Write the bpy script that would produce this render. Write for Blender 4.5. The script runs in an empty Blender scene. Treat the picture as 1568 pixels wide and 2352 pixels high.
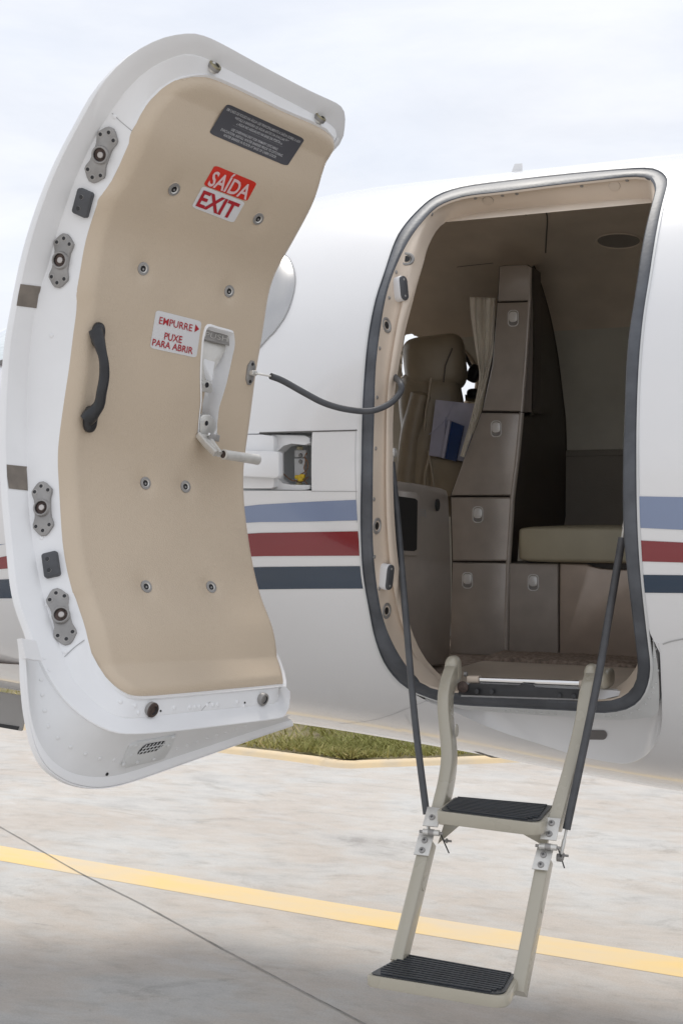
import bpy, bmesh, math, random
from math import sin, cos, pi, radians, sqrt
from mathutils import Vector, Matrix
from mathutils.bvhtree import BVHTree
random.seed(7)
sc = bpy.context.scene
col = sc.collection

# ------------------------------------------------------------------ camera, sky, sun, exposure
CAMP = Vector((0.0, -3.568, 1.45))
YAW = 0.4116
FPX = 3000.0            # focal length in units of a 1568 x 2352 picture
cd = bpy.data.cameras.new('camera'); cam = bpy.data.objects.new('camera', cd); col.objects.link(cam)
cam.location = CAMP; cam.rotation_euler = (pi/2, 0, YAW)
cd.sensor_fit = 'VERTICAL'; cd.sensor_height = 36.0; cd.sensor_width = 24.0
cd.lens = FPX/2352*36.0; cd.clip_start = .05; cd.clip_end = 3000
sc.camera = cam
SUN_EL, SUN_AZ = radians(62), radians(-25)     # azimuth measured from +Y towards +X
w = bpy.data.worlds.new('World'); sc.world = w; w.use_nodes = True
nt = w.node_tree; N = nt.nodes; L = nt.links; N.clear()
out = N.new('ShaderNodeOutputWorld'); bg = N.new('ShaderNodeBackground'); bg.inputs[1].default_value = .1
sky = N.new('ShaderNodeTexSky'); sky.sky_type = 'NISHITA'; sky.sun_disc = False
sky.sun_elevation = SUN_EL; sky.sun_rotation = SUN_AZ; sky.air_density = 1.0; sky.dust_density = 1.2
tc = N.new('ShaderNodeTexCoord'); mp = N.new('ShaderNodeMapping'); mp.inputs['Scale'].default_value = (1.0, 1.0, 3.2)
mp.inputs['Location'].default_value = (.3, .2, .35)
n1 = N.new('ShaderNodeTexNoise'); n1.inputs['Scale'].default_value = 2.6; n1.inputs['Detail'].default_value = 8; n1.inputs['Roughness'].default_value = .55
n1.inputs['Distortion'].default_value = .4
r1 = N.new('ShaderNodeValToRGB'); r1.color_ramp.elements[0].position = .36; r1.color_ramp.elements[0].color = (.82, .82, .82, 1)
r1.color_ramp.elements[1].position = .60; r1.color_ramp.elements[1].color = (1, 1, 1, 1)
mx = N.new('ShaderNodeMix'); mx.data_type = 'RGBA'
cl = N.new('ShaderNodeRGB'); cl.outputs[0].default_value = (7.45, 7.6, 7.95, 1)
L.new(tc.outputs['Generated'], mp.inputs[0]); L.new(mp.outputs[0], n1.inputs[0]); L.new(n1.outputs[0], r1.inputs[0])
L.new(r1.outputs[0], mx.inputs[0]); L.new(sky.outputs[0], mx.inputs[6])
n2 = N.new('ShaderNodeTexNoise'); n2.inputs['Scale'].default_value = 4.5; n2.inputs['Detail'].default_value = 10; n2.inputs['Roughness'].default_value = .6; n2.inputs['Distortion'].default_value = .3
r2 = N.new('ShaderNodeValToRGB'); r2.color_ramp.elements[0].position = .33; r2.color_ramp.elements[0].color = (.92, .93, .955, 1); r2.color_ramp.elements[1].position = .62; r2.color_ramp.elements[1].color = (1.04, 1.04, 1.04, 1)
mm_ = N.new('ShaderNodeMix'); mm_.data_type = 'RGBA'; mm_.blend_type = 'MULTIPLY'; mm_.inputs[0].default_value = 1
L.new(mp.outputs[0], n2.inputs[0]); L.new(n2.outputs[0], r2.inputs[0]); L.new(r2.outputs[0], mm_.inputs[7]); L.new(cl.outputs[0], mm_.inputs[6]); L.new(mm_.outputs[2], mx.inputs[7])
L.new(mx.outputs[2], bg.inputs[0]); L.new(bg.outputs[0], out.inputs[0])
sd = bpy.data.lights.new('sun', 'SUN'); sd.energy = 1.8; sd.angle = radians(16); sd.color = (1, .95, .88)
so = bpy.data.objects.new('sun', sd); col.objects.link(so)
so.rotation_euler = (Vector((0, 0, 1))).rotation_difference(Vector((sin(SUN_AZ)*cos(SUN_EL), cos(SUN_AZ)*cos(SUN_EL), sin(SUN_EL)))).to_euler()
sc.view_settings.view_transform = 'Standard'; sc.view_settings.look = 'None'
sc.view_settings.exposure = 0.36; sc.view_settings.gamma = 1.0

# ------------------------------------------------------------------ measuring helpers (picture units 1568 x 2352)
FW = Vector((-sin(YAW), cos(YAW), 0)); RT = Vector((cos(YAW), sin(YAW), 0)); UP = Vector((0, 0, 1))
def ray(u, v): return FW + RT*((u-784)/FPX) + UP*((1176-v)/FPX)
def aty(u, v, y): d = ray(u, v); return CAMP + d*((y-CAMP.y)/d.y)
def atx(u, v, x): d = ray(u, v); return CAMP + d*((x-CAMP.x)/d.x)
def atz(u, v, z): d = ray(u, v); return CAMP + d*((z-CAMP.z)/d.z)
def smooth_loop(pts, n=3, closed=True):
    """Catmull-Rom through points"""
    out = []; m = len(pts)
    rng = range(m) if closed else range(m-1)
    for i in rng:
        if closed: p0, p1, p2, p3 = pts[(i-1) % m], pts[i], pts[(i+1) % m], pts[(i+2) % m]
        else: p0, p1, p2, p3 = pts[max(i-1, 0)], pts[i], pts[i+1], pts[min(i+2, m-1)]
        for k in range(n):
            t = k/n
            out.append(tuple(.5*((2*b)+(-a+c)*t+(2*a-5*b+4*c-d)*t*t+(-a+3*b-3*c+d)*t**3) for a, b, c, d in zip(p0, p1, p2, p3)))
    if not closed: out.append(tuple(pts[-1]))
    return out
def resample(pts, n, closed=True):
    P = [Vector(p) for p in pts]
    if closed: P.append(P[0])
    d = [0]
    for i in range(1, len(P)): d.append(d[-1]+(P[i]-P[i-1]).length)
    out = []; k = 0; m = n if closed else n-1
    for i in range(n):
        s = d[-1]*i/m
        while k < len(d)-2 and d[k+1] < s: k += 1
        f = (s-d[k])/max(d[k+1]-d[k], 1e-12)
        out.append(P[k].lerp(P[k+1], min(f, 1)))
    return out
def lin(x, tab):
    if x <= tab[0][0]: return tab[0][1]
    for (a, fa), (b, fb) in zip(tab, tab[1:]):
        if x <= b: return fa+(fb-fa)*(x-a)/(b-a)
    return tab[-1][1]
def smt(x, tab):
    """monotone-ish smooth table"""
    h = .12
    return (lin(x-h, tab)+2*lin(x-h/2, tab)+2*lin(x, tab)+2*lin(x+h/2, tab)+lin(x+h, tab))/8

# ------------------------------------------------------------------ materials
def mat(name, c, rough=.5, metal=0, coat=0, bump=0, bscale=60, var=0, vscale=6, spec=.5, sheen=0, c2=None, stretch=None, trans=0, alpha=1, detail=4):
    m = bpy.data.materials.new(name); m.use_nodes = True
    nt = m.node_tree; b = nt.nodes['Principled BSDF']
    b.inputs['Base Color'].default_value = (*c, 1); b.inputs['Roughness'].default_value = rough
    b.inputs['Metallic'].default_value = metal; b.inputs['Coat Weight'].default_value = coat
    b.inputs['Coat Roughness'].default_value = .04; b.inputs['Specular IOR Level'].default_value = spec
    if trans: b.inputs['Transmission Weight'].default_value = trans
    if alpha < 1: b.inputs['Alpha'].default_value = alpha
    if sheen: b.inputs['Sheen Weight'].default_value = sheen
    t = nt.nodes.new('ShaderNodeTexCoord'); mp = nt.nodes.new('ShaderNodeMapping')
    nt.links.new(t.outputs['Object'], mp.inputs[0])
    if stretch: mp.inputs['Scale'].default_value = stretch
    if var or c2:
        n = nt.nodes.new('ShaderNodeTexNoise'); n.inputs['Scale'].default_value = vscale; n.inputs['Detail'].default_value = detail
        r = nt.nodes.new('ShaderNodeValToRGB'); nt.links.new(mp.outputs[0], n.inputs[0]); nt.links.new(n.outputs[0], r.inputs[0])
        a = c2 or tuple(x*(1-var) for x in c); d = c if c2 else tuple(min(1, x*(1+var)) for x in c)
        r.color_ramp.elements[0].position = .35; r.color_ramp.elements[1].position = .65
        r.color_ramp.elements[0].color = (*a, 1); r.color_ramp.elements[1].color = (*d, 1)
        nt.links.new(r.outputs[0], b.inputs['Base Color'])
        rr = nt.nodes.new('ShaderNodeMapRange'); rr.inputs[3].default_value = rough*.85; rr.inputs[4].default_value = min(1, rough*1.15)
        nt.links.new(n.outputs[0], rr.inputs[0]); nt.links.new(rr.outputs[0], b.inputs['Roughness'])
    if bump:
        n = nt.nodes.new('ShaderNodeTexNoise'); n.inputs['Scale'].default_value = bscale; n.inputs['Detail'].default_value = 3
        bp = nt.nodes.new('ShaderNodeBump'); bp.inputs['Strength'].default_value = bump; bp.inputs['Distance'].default_value = .002
        nt.links.new(mp.outputs[0], n.inputs[0]); nt.links.new(n.outputs[0], bp.inputs['Height']); nt.links.new(bp.outputs[0], b.inputs['Normal'])
    return m
M = {}
M['paint'] = mat('white_paint', (.78, .78, .785), .22, coat=.7, var=.012, vscale=2.5, bump=.02, bscale=3)
M['paint2'] = mat('white_enamel', (.82, .825, .835), .38, coat=.25, var=.02, vscale=9, bump=.04, bscale=300)
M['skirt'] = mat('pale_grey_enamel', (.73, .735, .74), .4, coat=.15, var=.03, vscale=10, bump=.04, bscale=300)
M['paint_grey'] = mat('grey_enamel', (.62, .63, .63), .42, var=.04, vscale=12, bump=.05, bscale=300)
M['lightblue'] = mat('pale_blue_paint', (.21, .265, .40), .25, coat=.7, var=.02)
M['red'] = mat('dark_red_paint', (.22, .014, .022), .22, coat=.8, var=.03)
M['navy'] = mat('navy_paint', (.012, .034, .068), .22, coat=.8, var=.03)
M['rubber'] = mat('seal_rubber', (.085, .092, .105), .5, var=.25, vscale=14, bump=.25, bscale=120)
M['black'] = mat('black_plastic', (.022, .023, .026), .4, bump=.1, bscale=200, var=.2, vscale=30)
M['hose'] = mat('grey_rubber_sleeve', (.07, .073, .08), .5, bump=.15, bscale=200, var=.15, vscale=30)
M['jamb'] = mat('beige_frame_paint', (.66, .56, .46), .42, var=.035, vscale=8, bump=.12, bscale=140)
M['panel'] = mat('tan_vinyl', (.58, .48, .365), .46, var=.035, vscale=4, bump=.35, bscale=380, detail=2)
M['steel'] = mat('grey_cast_metal', (.33, .32, .31), .5, metal=.45, var=.12, vscale=40, bump=.1, bscale=200)
M['bright'] = mat('bright_metal', (.66, .65, .62), .38, metal=.45, var=.08, vscale=40)
M['chrome'] = mat('polished_metal', (.72, .72, .72), .16, metal=1)
M['cab_edge'] = mat('dark_bronze_laminate', (.14, .12, .105), .4, metal=.2)
M['latch'] = mat('satin_silver_latch', (.88, .88, .87), .35, metal=.2)
M['steel2'] = mat('worn_pin_metal', (.5, .47, .45), .45, metal=.6, var=.1)
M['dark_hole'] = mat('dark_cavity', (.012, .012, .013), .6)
M['brass'] = mat('plated_fastener', (.33, .30, .2), .4, metal=.7, var=.2, vscale=60)
M['rusty'] = mat('worn_rusty_metal', (.085, .06, .052), .6, metal=.4, var=.4, vscale=80)
M['tape'] = mat('brown_tape', (.19, .165, .14), .6, var=.15, vscale=40, bump=.2, bscale=200)
M['stair'] = mat('greige_stair_paint', (.43, .40, .325), .28, coat=.5, var=.03, vscale=7)
M['tread'] = mat('black_ribbed_rubber', (.03, .034, .04), .3, var=.2, vscale=25)
M['red_ink'] = mat('red_label', (.62, .03, .015), .35, var=.05)
M['dred_ink'] = mat('deep_red_lettering', (.42, .02, .03), .4, var=.03)
M['pink_ink'] = mat('pinkish_white_lettering', (.72, .52, .52), .4, var=.03)
M['white_label'] = mat('white_label', (.7, .7, .71), .35, var=.02)
M['dark_label'] = mat('charcoal_label', (.06, .06, .07), .45, var=.06)
M['grey_ink'] = mat('silver_lettering', (.45, .45, .46), .4, var=.03)
M['cab'] = mat('brown_metallic_laminate', (.47, .425, .385), .32, metal=.2, coat=.15, var=.06, vscale=20, bump=.15, bscale=350)
M['cab_dark'] = mat('dark_brown_and_shade', (.07, .06, .052), .5, var=.1, vscale=20, bump=.1, bscale=350)  # dark parts, and the shade painted onto the cabinet's aft side
M['cab_warm'] = mat('warm_brown_laminate', (.52, .43, .36), .36, metal=.3, var=.05, vscale=20, bump=.15, bscale=350)
M['liner'] = mat('brown_headliner', (.68, .59, .49), .85, var=.07, vscale=7, bump=.3, bscale=260)
M['wall'] = mat('olive_sidewall', (.62, .60, .53), .8, var=.06, vscale=6, bump=.3, bscale=260)
M['wains'] = mat('brown_lower_sidewall', (.29, .265, .235), .8, var=.06, vscale=6, bump=.3, bscale=200)
M['leather'] = mat('brown_leather', (.33, .28, .205), .38, var=.12, vscale=9, bump=.35, bscale=90)
M['leather2'] = mat('olive_tan_leather', (.50, .46, .34), .42, var=.07, vscale=7, bump=.3, bscale=120)
M['cloth'] = mat('beige_curtain_cloth', (.78, .73, .63), .9, sheen=.3, var=.06, vscale=12, bump=.3, bscale=300)
M['carpet'] = mat('brown_carpet', (.30, .235, .19), .95, var=.35, vscale=90, bump=1, bscale=250)
M['ramp'] = mat('beige_sill_trim', (.60, .51, .42), .4, var=.06, vscale=10, bump=.2, bscale=200)
M['clear'] = mat('clear_plastic_sleeve', (.45, .46, .58), .2, var=.1, vscale=20, coat=.5)
M['blue'] = mat('blue_folder', (.012, .045, .16), .3, coat=.3, var=.1, vscale=20)
M['lilac'] = mat('pale_lilac_paper', (.42, .43, .55), .6, var=.04, vscale=20)
M['yellow'] = mat('yellow_connector', (.65, .45, .03), .5, var=.15, vscale=80)
M['wire'] = mat('brown_wire', (.22, .12, .07), .6, var=.2, vscale=80)
M['silver'] = mat('silver_sunshade', (.46, .455, .45), .24, metal=1, var=.04, vscale=5)
M['glass'] = mat('windscreen_glass_glare', (.62, .68, .70), .08, coat=1, var=.1, vscale=18, stretch=(1, 1, 9))  # opaque whitish base carries the glare on the windscreen
M['line'] = mat('panel_gap', (.13, .125, .12), .7)
M['softline'] = mat('soft_panel_joint', (.42, .42, .42), .7)

# ------------------------------------------------------------------ mesh builder
class MB:
    def __init__(s): s.v = []; s.f = []; s.m = []; s.mats = []
    def mi(s, m):
        if m not in s.mats: s.mats.append(m)
        return s.mats.index(m)
    def add(s, vs, fs, m):
        k = len(s.v); s.v += [Vector(p) for p in vs]; i = s.mi(m)
        for f in fs: s.f.append([a+k for a in f]); s.m.append(i)
    def loft(s, loops, m, closed=True, cap0=False, cap1=False, mats=None):
        n = len(loops[0]); vs = [p for l in loops for p in l]; e = n if closed else n-1
        k = len(s.v); s.v += [Vector(p) for p in vs]; i = s.mi(m)
        for r in range(len(loops)-1):
            ii = s.mi(mats[r]) if mats else i
            for j in range(e):
                j2 = (j+1) % n
                s.f.append([k+r*n+j, k+r*n+j2, k+(r+1)*n+j2, k+(r+1)*n+j]); s.m.append(ii)
        if cap0: s.f.append([k+j for j in reversed(range(n))]); s.m.append(s.mi(mats[0]) if mats else i)
        if cap1: s.f.append([k+(len(loops)-1)*n+j for j in range(n)]); s.m.append(s.mi(mats[-1]) if mats else i)
    def grid(s, P, m): s.loft(P, m, closed=False)
    def tube(s, pts, r, m, n=12, cap=True, squash=None):
        pts = [Vector(p) for p in pts]; R = r if isinstance(r, (list, tuple)) else [r]*len(pts)
        T = []
        for i in range(len(pts)): T.append((pts[min(i+1, len(pts)-1)]-pts[max(i-1, 0)]).normalized())
        a = T[0].orthogonal().normalized(); loops = []
        for i, p in enumerate(pts):
            a = (a-T[i]*a.dot(T[i])).normalized(); b = T[i].cross(a)
            loops.append([p+(a*cos(2*pi*k/n)+b*sin(2*pi*k/n))*R[i] for k in range(n)])
        s.loft(loops, m, cap0=cap, cap1=cap)
    def bar(s, pts, axx, wd, dp, m, bev=.12):
        """rounded rectangular bar along pts; axx = approx width direction; wd/dp = widths (lists ok)"""
        pts = [Vector(p) for p in pts]; n = len(pts)
        W = wd if isinstance(wd, (list, tuple)) else [wd]*n; D = dp if isinstance(dp, (list, tuple)) else [dp]*n
        loops = []
        for i, p in enumerate(pts):
            T = (pts[min(i+1, n-1)]-pts[max(i-1, 0)]).normalized(); ax = axx[i] if isinstance(axx, list) else axx
            a = (ax-T*ax.dot(T)).normalized(); b = T.cross(a)
            q = []
            for sx, sy in ((1, 1), (-1, 1), (-1, -1), (1, -1)):
                hw, hd = W[i]/2, D[i]/2; r = bev*min(W[i], D[i])
                c = (sx*(hw-r), sy*(hd-r)); a0 = {(1, 1): 0, (-1, 1): 90, (-1, -1): 180, (1, -1): 270}[(sx, sy)]
                for k in range(4):
                    an = radians(a0+k*30); q.append(p+a*(c[0]+r*cos(an))+b*(c[1]+r*sin(an)))
            loops.append(q)
        s.loft(loops, m, cap0=True, cap1=True)
    def prism(s, poly, ext, m, bev=0, m2=None):
        """poly: list of 3-D points (planar-ish), extruded by vector ext; the ext end gets a bevel"""
        P = [Vector(p) for p in poly]; c = sum(P, Vector())/len(P); ext = Vector(ext)
        if bev:
            def sh(p, k):
                d = c-p; return p+d.normalized()*k
            e = ext.normalized()
            loops = [P, [p+ext-e*bev for p in P], [sh(p, bev*.3)+ext-e*bev*.3 for p in P], [sh(p, bev)+ext for p in P]]
            s.loft(loops, m, cap0=True, cap1=True)
        else: s.loft([P, [p+ext for p in P]], m, cap0=True, cap1=True)
    def box(s, c, sz, m, R=None, bev=.004):
        R = R or Matrix.Identity(3); c = Vector(c); hx, hy, hz = (q/2 for q in sz); loops = []
        b = min(bev, hx*.9, hy*.9, hz*.9)
        for z, k in ((-hz, b), (-hz+b*.3, b*.3), (-hz+b, 0), (hz-b, 0), (hz-b*.3, b*.3), (hz, b)):
            q = []
            for sx, sy, a0 in ((1, 1, 0), (-1, 1, 90), (-1, -1, 180), (1, -1, 270)):
                for j in range(3):
                    an = radians(a0+j*45); r = b
                    q.append(c+R@Vector((sx*(hx-r-0)+(r-k)*cos(an) if True else 0, sy*(hy-r)+(r-k)*sin(an), z)))
            loops.append(q)
        s.loft(loops, m, cap0=True, cap1=True)
    def disc(s, c, nrm, prof, m, n=20, mats=None, ax=None, sx=1):
        """turned shape: prof = [(radius, height along nrm)...]"""
        c = Vector(c); nrm = Vector(nrm).normalized(); a = (ax-nrm*ax.dot(nrm)).normalized() if ax else nrm.orthogonal().normalized(); b = nrm.cross(a)
        loops = [[c+nrm*h+(a*cos(2*pi*k/n)*sx+b*sin(2*pi*k/n))*max(r, 1e-5) for k in range(n)] for r, h in prof]
        s.loft(loops, m, cap0=True, cap1=True, mats=mats)
    def pillow(s, c, hs, m, R=None, e=.45, nu=28, nv=16):
        R = R or Matrix.Identity(3); c = Vector(c)
        def sg(x, p): return math.copysign(abs(x)**p, x)
        loops = []
        for i in range(nv+1):
            ph = -pi/2+pi*i/nv; ph = max(-pi/2+1e-3, min(pi/2-1e-3, ph))
            loops.append([c+R@Vector((hs[0]*sg(cos(ph), e)*sg(cos(2*pi*k/nu), e), hs[1]*sg(cos(ph), e)*sg(sin(2*pi*k/nu), e), hs[2]*sg(sin(ph), e))) for k in range(nu)])
        s.loft(loops, m, cap0=True, cap1=True)
    def build(s, name, parent=None, smooth=True, ang=35, weld=False):
        me = bpy.data.meshes.new(name); org = Vector((0, 0, 0))
        me.from_pydata([tuple(p) for p in s.v], [], s.f)
        for m in s.mats: me.materials.append(m)
        me.polygons.foreach_set('material_index', s.m)
        bm = bmesh.new(); bm.from_mesh(me)
        if weld: bmesh.ops.remove_doubles(bm, verts=bm.verts, dist=1e-5)
        bmesh.ops.recalc_face_normals(bm, faces=bm.faces)
        if smooth:
            for f in bm.faces: f.smooth = True
            for e in bm.edges:
                if len(e.link_faces) == 2 and e.calc_face_angle(0) > radians(ang): e.smooth = False
        bm.to_mesh(me); bm.free(); me.update()
        o = bpy.data.objects.new(name, me); col.objects.link(o)
        if parent: o.parent = parent; o.matrix_parent_inverse = Matrix.Translation(-world_loc(parent))
        return o
def world_loc(o):
    l = Vector(o.location)
    return l if not o.parent else l        # empties below are only ever moved, meshes sit at zero
def tag(o, label=None, cat=None, group=None, kind=None):
    if label: o['label'] = label
    if cat: o['category'] = cat
    if group: o['group'] = group
    if kind: o['kind'] = kind
    return o
def empty(name, loc, parent=None):
    o = bpy.data.objects.new(name, None); o.location = loc; col.objects.link(o); o.empty_display_size = .1
    if parent:
        o.parent = parent; o.matrix_parent_inverse = Matrix.Translation(-Vector(parent.location)); 
    return o
def bvh(o):
    me = o.data; return BVHTree.FromPolygons([v.co for v in me.vertices], [tuple(p.vertices) for p in me.polygons])
def hit(u, v, tr):
    d = ray(u, v).normalized(); l, n, i, _ = tr.ray_cast(CAMP, d)
    if l is None: return None, None
    if n.dot(d) > 0: n = -n
    return l, n
# ------------------------------------------------------------------ fuselage skin function
HC = 1.5459; A0, B0 = .972, .823
TA = [(-4.9, .03), (-4.4, .30), (-3.6, .60), (-2.9, .78), (-2.3, .90), (-1.6, .99), (-1.35, 1), (9, 1)]
TU = [(-4.9, .02), (-4.4, .22), (-3.6, .36), (-2.9, .46), (-2.55, .58), (-2.25, .71), (-1.9, .88), (-1.6, .97), (-1.35, 1), (9, 1)]
TL = [(-4.9, .02), (-4.4, .35), (-3.6, .66), (-2.9, .80), (-2.3, .85), (-1.6, .868), (-1.37, .89), (-1.06, .925), (-.8, .965), (-.5, 1), (9, 1)]
def ab(x, up): return A0*smt(x, TA), B0*smt(x, TU if up else TL)
def skin(x, t, off=0):
    a, b = ab(x, sin(t) >= 0); ct, st = cos(t), sin(t)
    n = Vector((0, -ct/a, st/b)).normalized()
    return Vector((x, -a*ct, HC+b*st))+n*off
def unskin(u, v, off=0):
    d = ray(u, v)
    def g(wd):
        p = CAMP+d*wd; z = p.z-HC; a, b = ab(p.x, z >= 0); return sqrt((p.y/(a+off))**2+(z/(b+off))**2)-1, p, a, b
    wd = 1.8; pv = g(wd)[0]; best = (9, wd)
    while wd < 6:
        wd += .02; c = g(wd)[0]
        if c < best[0]: best = (c, wd)
        if c < 0:
            lo, hi = wd-.02, wd
            for _ in range(24):
                md = (lo+hi)/2
                if g(md)[0] > 0: lo = md
                else: hi = md
            wd = hi; break
    else: wd = best[1]
    _, p, a, b = g(wd)
    return (p.x, math.atan2((p.z-HC)/(b+off), -p.y/(a+off)))
def pts(s): return [tuple(float(q) for q in p.split(',')) for p in s.split()]

# ================================================================== SETTING
def ground_mat():
    m = bpy.data.materials.new('weathered_concrete'); m.use_nodes = True; nt = m.node_tree; N = nt.nodes; L = nt.links
    b = N['Principled BSDF']; b.inputs['Roughness'].default_value = .75
    tc = N.new('ShaderNodeTexCoord'); mp = N.new('ShaderNodeMapping'); mp.inputs['Rotation'].default_value = (0, 0, -YAW-.12); mp.inputs['Scale'].default_value = (.62, 1.25, 1)
    L.new(tc.outputs['Object'], mp.inputs[0])
    def noise(sc_, det, rg, vec, dist=0):
        n = N.new('ShaderNodeTexNoise'); n.inputs['Scale'].default_value = sc_; n.inputs['Detail'].default_value = det; n.inputs['Roughness'].default_value = rg
        n.inputs['Distortion'].default_value = dist; L.new(vec, n.inputs[0]); return n
    def ramp(n, stops):
        r = N.new('ShaderNodeValToRGB'); e = r.color_ramp.elements
        while len(e) < len(stops): e.new(.5)
        for q, (p, c) in zip(e, stops): q.position = p; q.color = (*c, 1)
        L.new(n.outputs[0], r.inputs[0]); return r
    def mixc(kind, f, a, c):
        x = N.new('ShaderNodeMix'); x.data_type = 'RGBA'; x.blend_type = kind; x.inputs[0].default_value = f
        L.new(a, x.inputs[6]); L.new(c, x.inputs[7]); return x.outputs[2]
    n1 = noise(2.2, 12, .68, mp.outputs[0], .3)
    r1 = ramp(n1, [(.3, (.46, .46, .455)), (.44, (.535, .53, .515)), (.55, (.525, .49, .45)), (.68, (.565, .56, .55))])
    n2 = noise(7.5, 13, .74, mp.outputs[0], .3)
    r2 = ramp(n2, [(.28, (.5, .5, .5)), (.47, (.88, .88, .88)), (.62, (1, 1, 1))])
    c = mixc('MULTIPLY', .55, r1.outputs[0], r2.outputs[0])
    n3 = noise(.9, 5, .6, tc.outputs['Object'], .3)
    r3 = ramp(n3, [(.42, (1, 1, 1)), (.62, (.90, .86, .83))])
    c = mixc('MULTIPLY', .8, c, r3.outputs[0])
    n4 = noise(150, 5, .85, tc.outputs['Object'])
    r4 = ramp(n4, [(.3, (.72, .72, .72)), (.58, (1, 1, 1))])
    c = mixc('MULTIPLY', .75, c, r4.outputs[0])
    n5 = noise(2.3, 14, .78, mp.outputs[0], .8)
    r5 = ramp(n5, [(.36, (.62, .60, .58)), (.44, (1, 1, 1))])
    c = mixc('MULTIPLY', .5, c, r5.outputs[0])
    n6 = noise(28, 8, .75, tc.outputs['Object'], .5)
    r6 = ramp(n6, [(.30, (.55, .53, .5)), (.37, (1, 1, 1))])
    c = mixc('MULTIPLY', .6, c, r6.outputs[0])
    L.new(c, b.inputs['Base Color'])
    bp = N.new('ShaderNodeBump'); bp.inputs['Strength'].default_value = .25; bp.inputs['Distance'].default_value = .004
    L.new(n4.outputs[0], bp.inputs['Height']); L.new(bp.outputs[0], b.inputs['Normal'])
    return m
g = MB(); S = 900
g.add([(-S, -S, 0), (S, -S, 0), (S, S, 0), (-S, S, 0)], [(0, 1, 2, 3)], ground_mat()); tag(g.build('apron', smooth=False), kind='structure')
def paint_yellow():
    m = mat('faded_yellow_line_paint', (.73, .53, .22), .6, c2=(.62, .51, .35), vscale=3.5, bump=.3, bscale=150, detail=9, stretch=(.7, 1.5, 1)); return m
M['yline'] = paint_yellow()
M['kerb'] = mat('painted_kerb', (.72, .56, .34), .7, c2=(.6, .5, .36), vscale=6, bump=.4, bscale=80, detail=8)
# yellow taxi line: widths from the picture, run on in both directions
tp = [atz(0, 1942, .0008), atz(792, 2077, .0008), atz(1568, 2200.6, .0008)]; bt = [atz(0, 1976.5, .0008), atz(792, 2116.5, .0008), atz(1568, 2245, .0008)]
d0 = (tp[0]-tp[1]); d2 = (tp[2]-tp[1]); e0 = bt[0]-bt[1]; e2 = bt[2]-bt[1]
g = MB(); g.grid([[tp[1]+d0*3, *tp, tp[1]+d2*4], [bt[1]+e0*3, *bt, bt[1]+e2*4]], M['yline'])
tag(g.build('painted_line', smooth=False), kind='structure')
# slab joint
jp = [atz(*p, .003) for p in pts('-60,1865 0,1898 60,1932 180,2002 330,2078 500,2172 680,2268 840,2352 1000,2440')]
jp = [Vector(p) for p in smooth_loop([tuple(p) for p in jp], 4, False)]
g = MB(); dirn = (jp[-1]-jp[0]).normalized(); pr = Vector((-dirn.y, dirn.x, 0))
g.grid([[p+pr*(.0015+random.random()*.002) for p in jp], [p-pr*(.0015+random.random()*.002) for p in jp]], mat('joint_filler', (.25, .24, .225), .85, var=.3, vscale=20))
tag(g.build('slab_joint', smooth=False), kind='structure')
# kerb and grass verge
KH = .03
kp = [atz(*p, KH) for p in pts('32,1657 549,1714.5 720,1735')]+[atz(*p, KH) for p in pts('790,1745 850,1744 1104,1735')]
kd = (kp[0]-kp[1]); kp = [kp[0]+kd*6, kp[0]+kd*3, kp[0]+kd]+kp; ke = (kp[-1]-kp[-2]).normalized(); kp = kp+[kp[-1]+ke*q for q in (1, 3, 8, 20, 50)]
kp = [Vector(p) for p in smooth_loop([tuple(p) for p in kp], 5, False)]
def offs(P, d):
    o = []
    for i, p in enumerate(P):
        t = (P[min(i+1, len(P)-1)]-P[max(i-1, 0)]).normalized(); o.append(p+Vector((-t.y, t.x, 0))*d)
    return o
g = MB(); k2 = offs(kp, -.075)
g.grid([[Vector((p.x, p.y, .0)) for p in offs(k2, -.02)], [p-UP*.012 for p in k2], offs(k2, .012), offs(kp, -.01), [p-UP*.03 for p in kp]], M['kerb'])
tag(g.build('kerb', ang=50), kind='structure')
M['soil'] = mat('grassy_soil', (.13, .12, .04), .95, c2=(.19, .155, .09), vscale=5, bump=1, bscale=60, detail=8)
g = MB(); far_ = [Vector((-300, 350, .04)), Vector((300, 350, .04))]
kk = [p-UP*.02 for p in kp]; n = len(kk)
ffar = [Vector((-400, 500, .05)).lerp(Vector((500, 400, .05)), i/(n-1)) for i in range(n)]
g.grid([kk, ffar], M['soil']); tag(g.build('grass_verge_ground', smooth=False), kind='structure')
g = MB(); gm = [mat('grass_green', (.27, .27, .08), .8), mat('grass_olive', (.33, .30, .10), .8), mat('grass_straw', (.52, .43, .2), .85)]
i0 = max(range(len(kp)), key=lambda i: -abs(kp[i].x+2.4))
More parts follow.
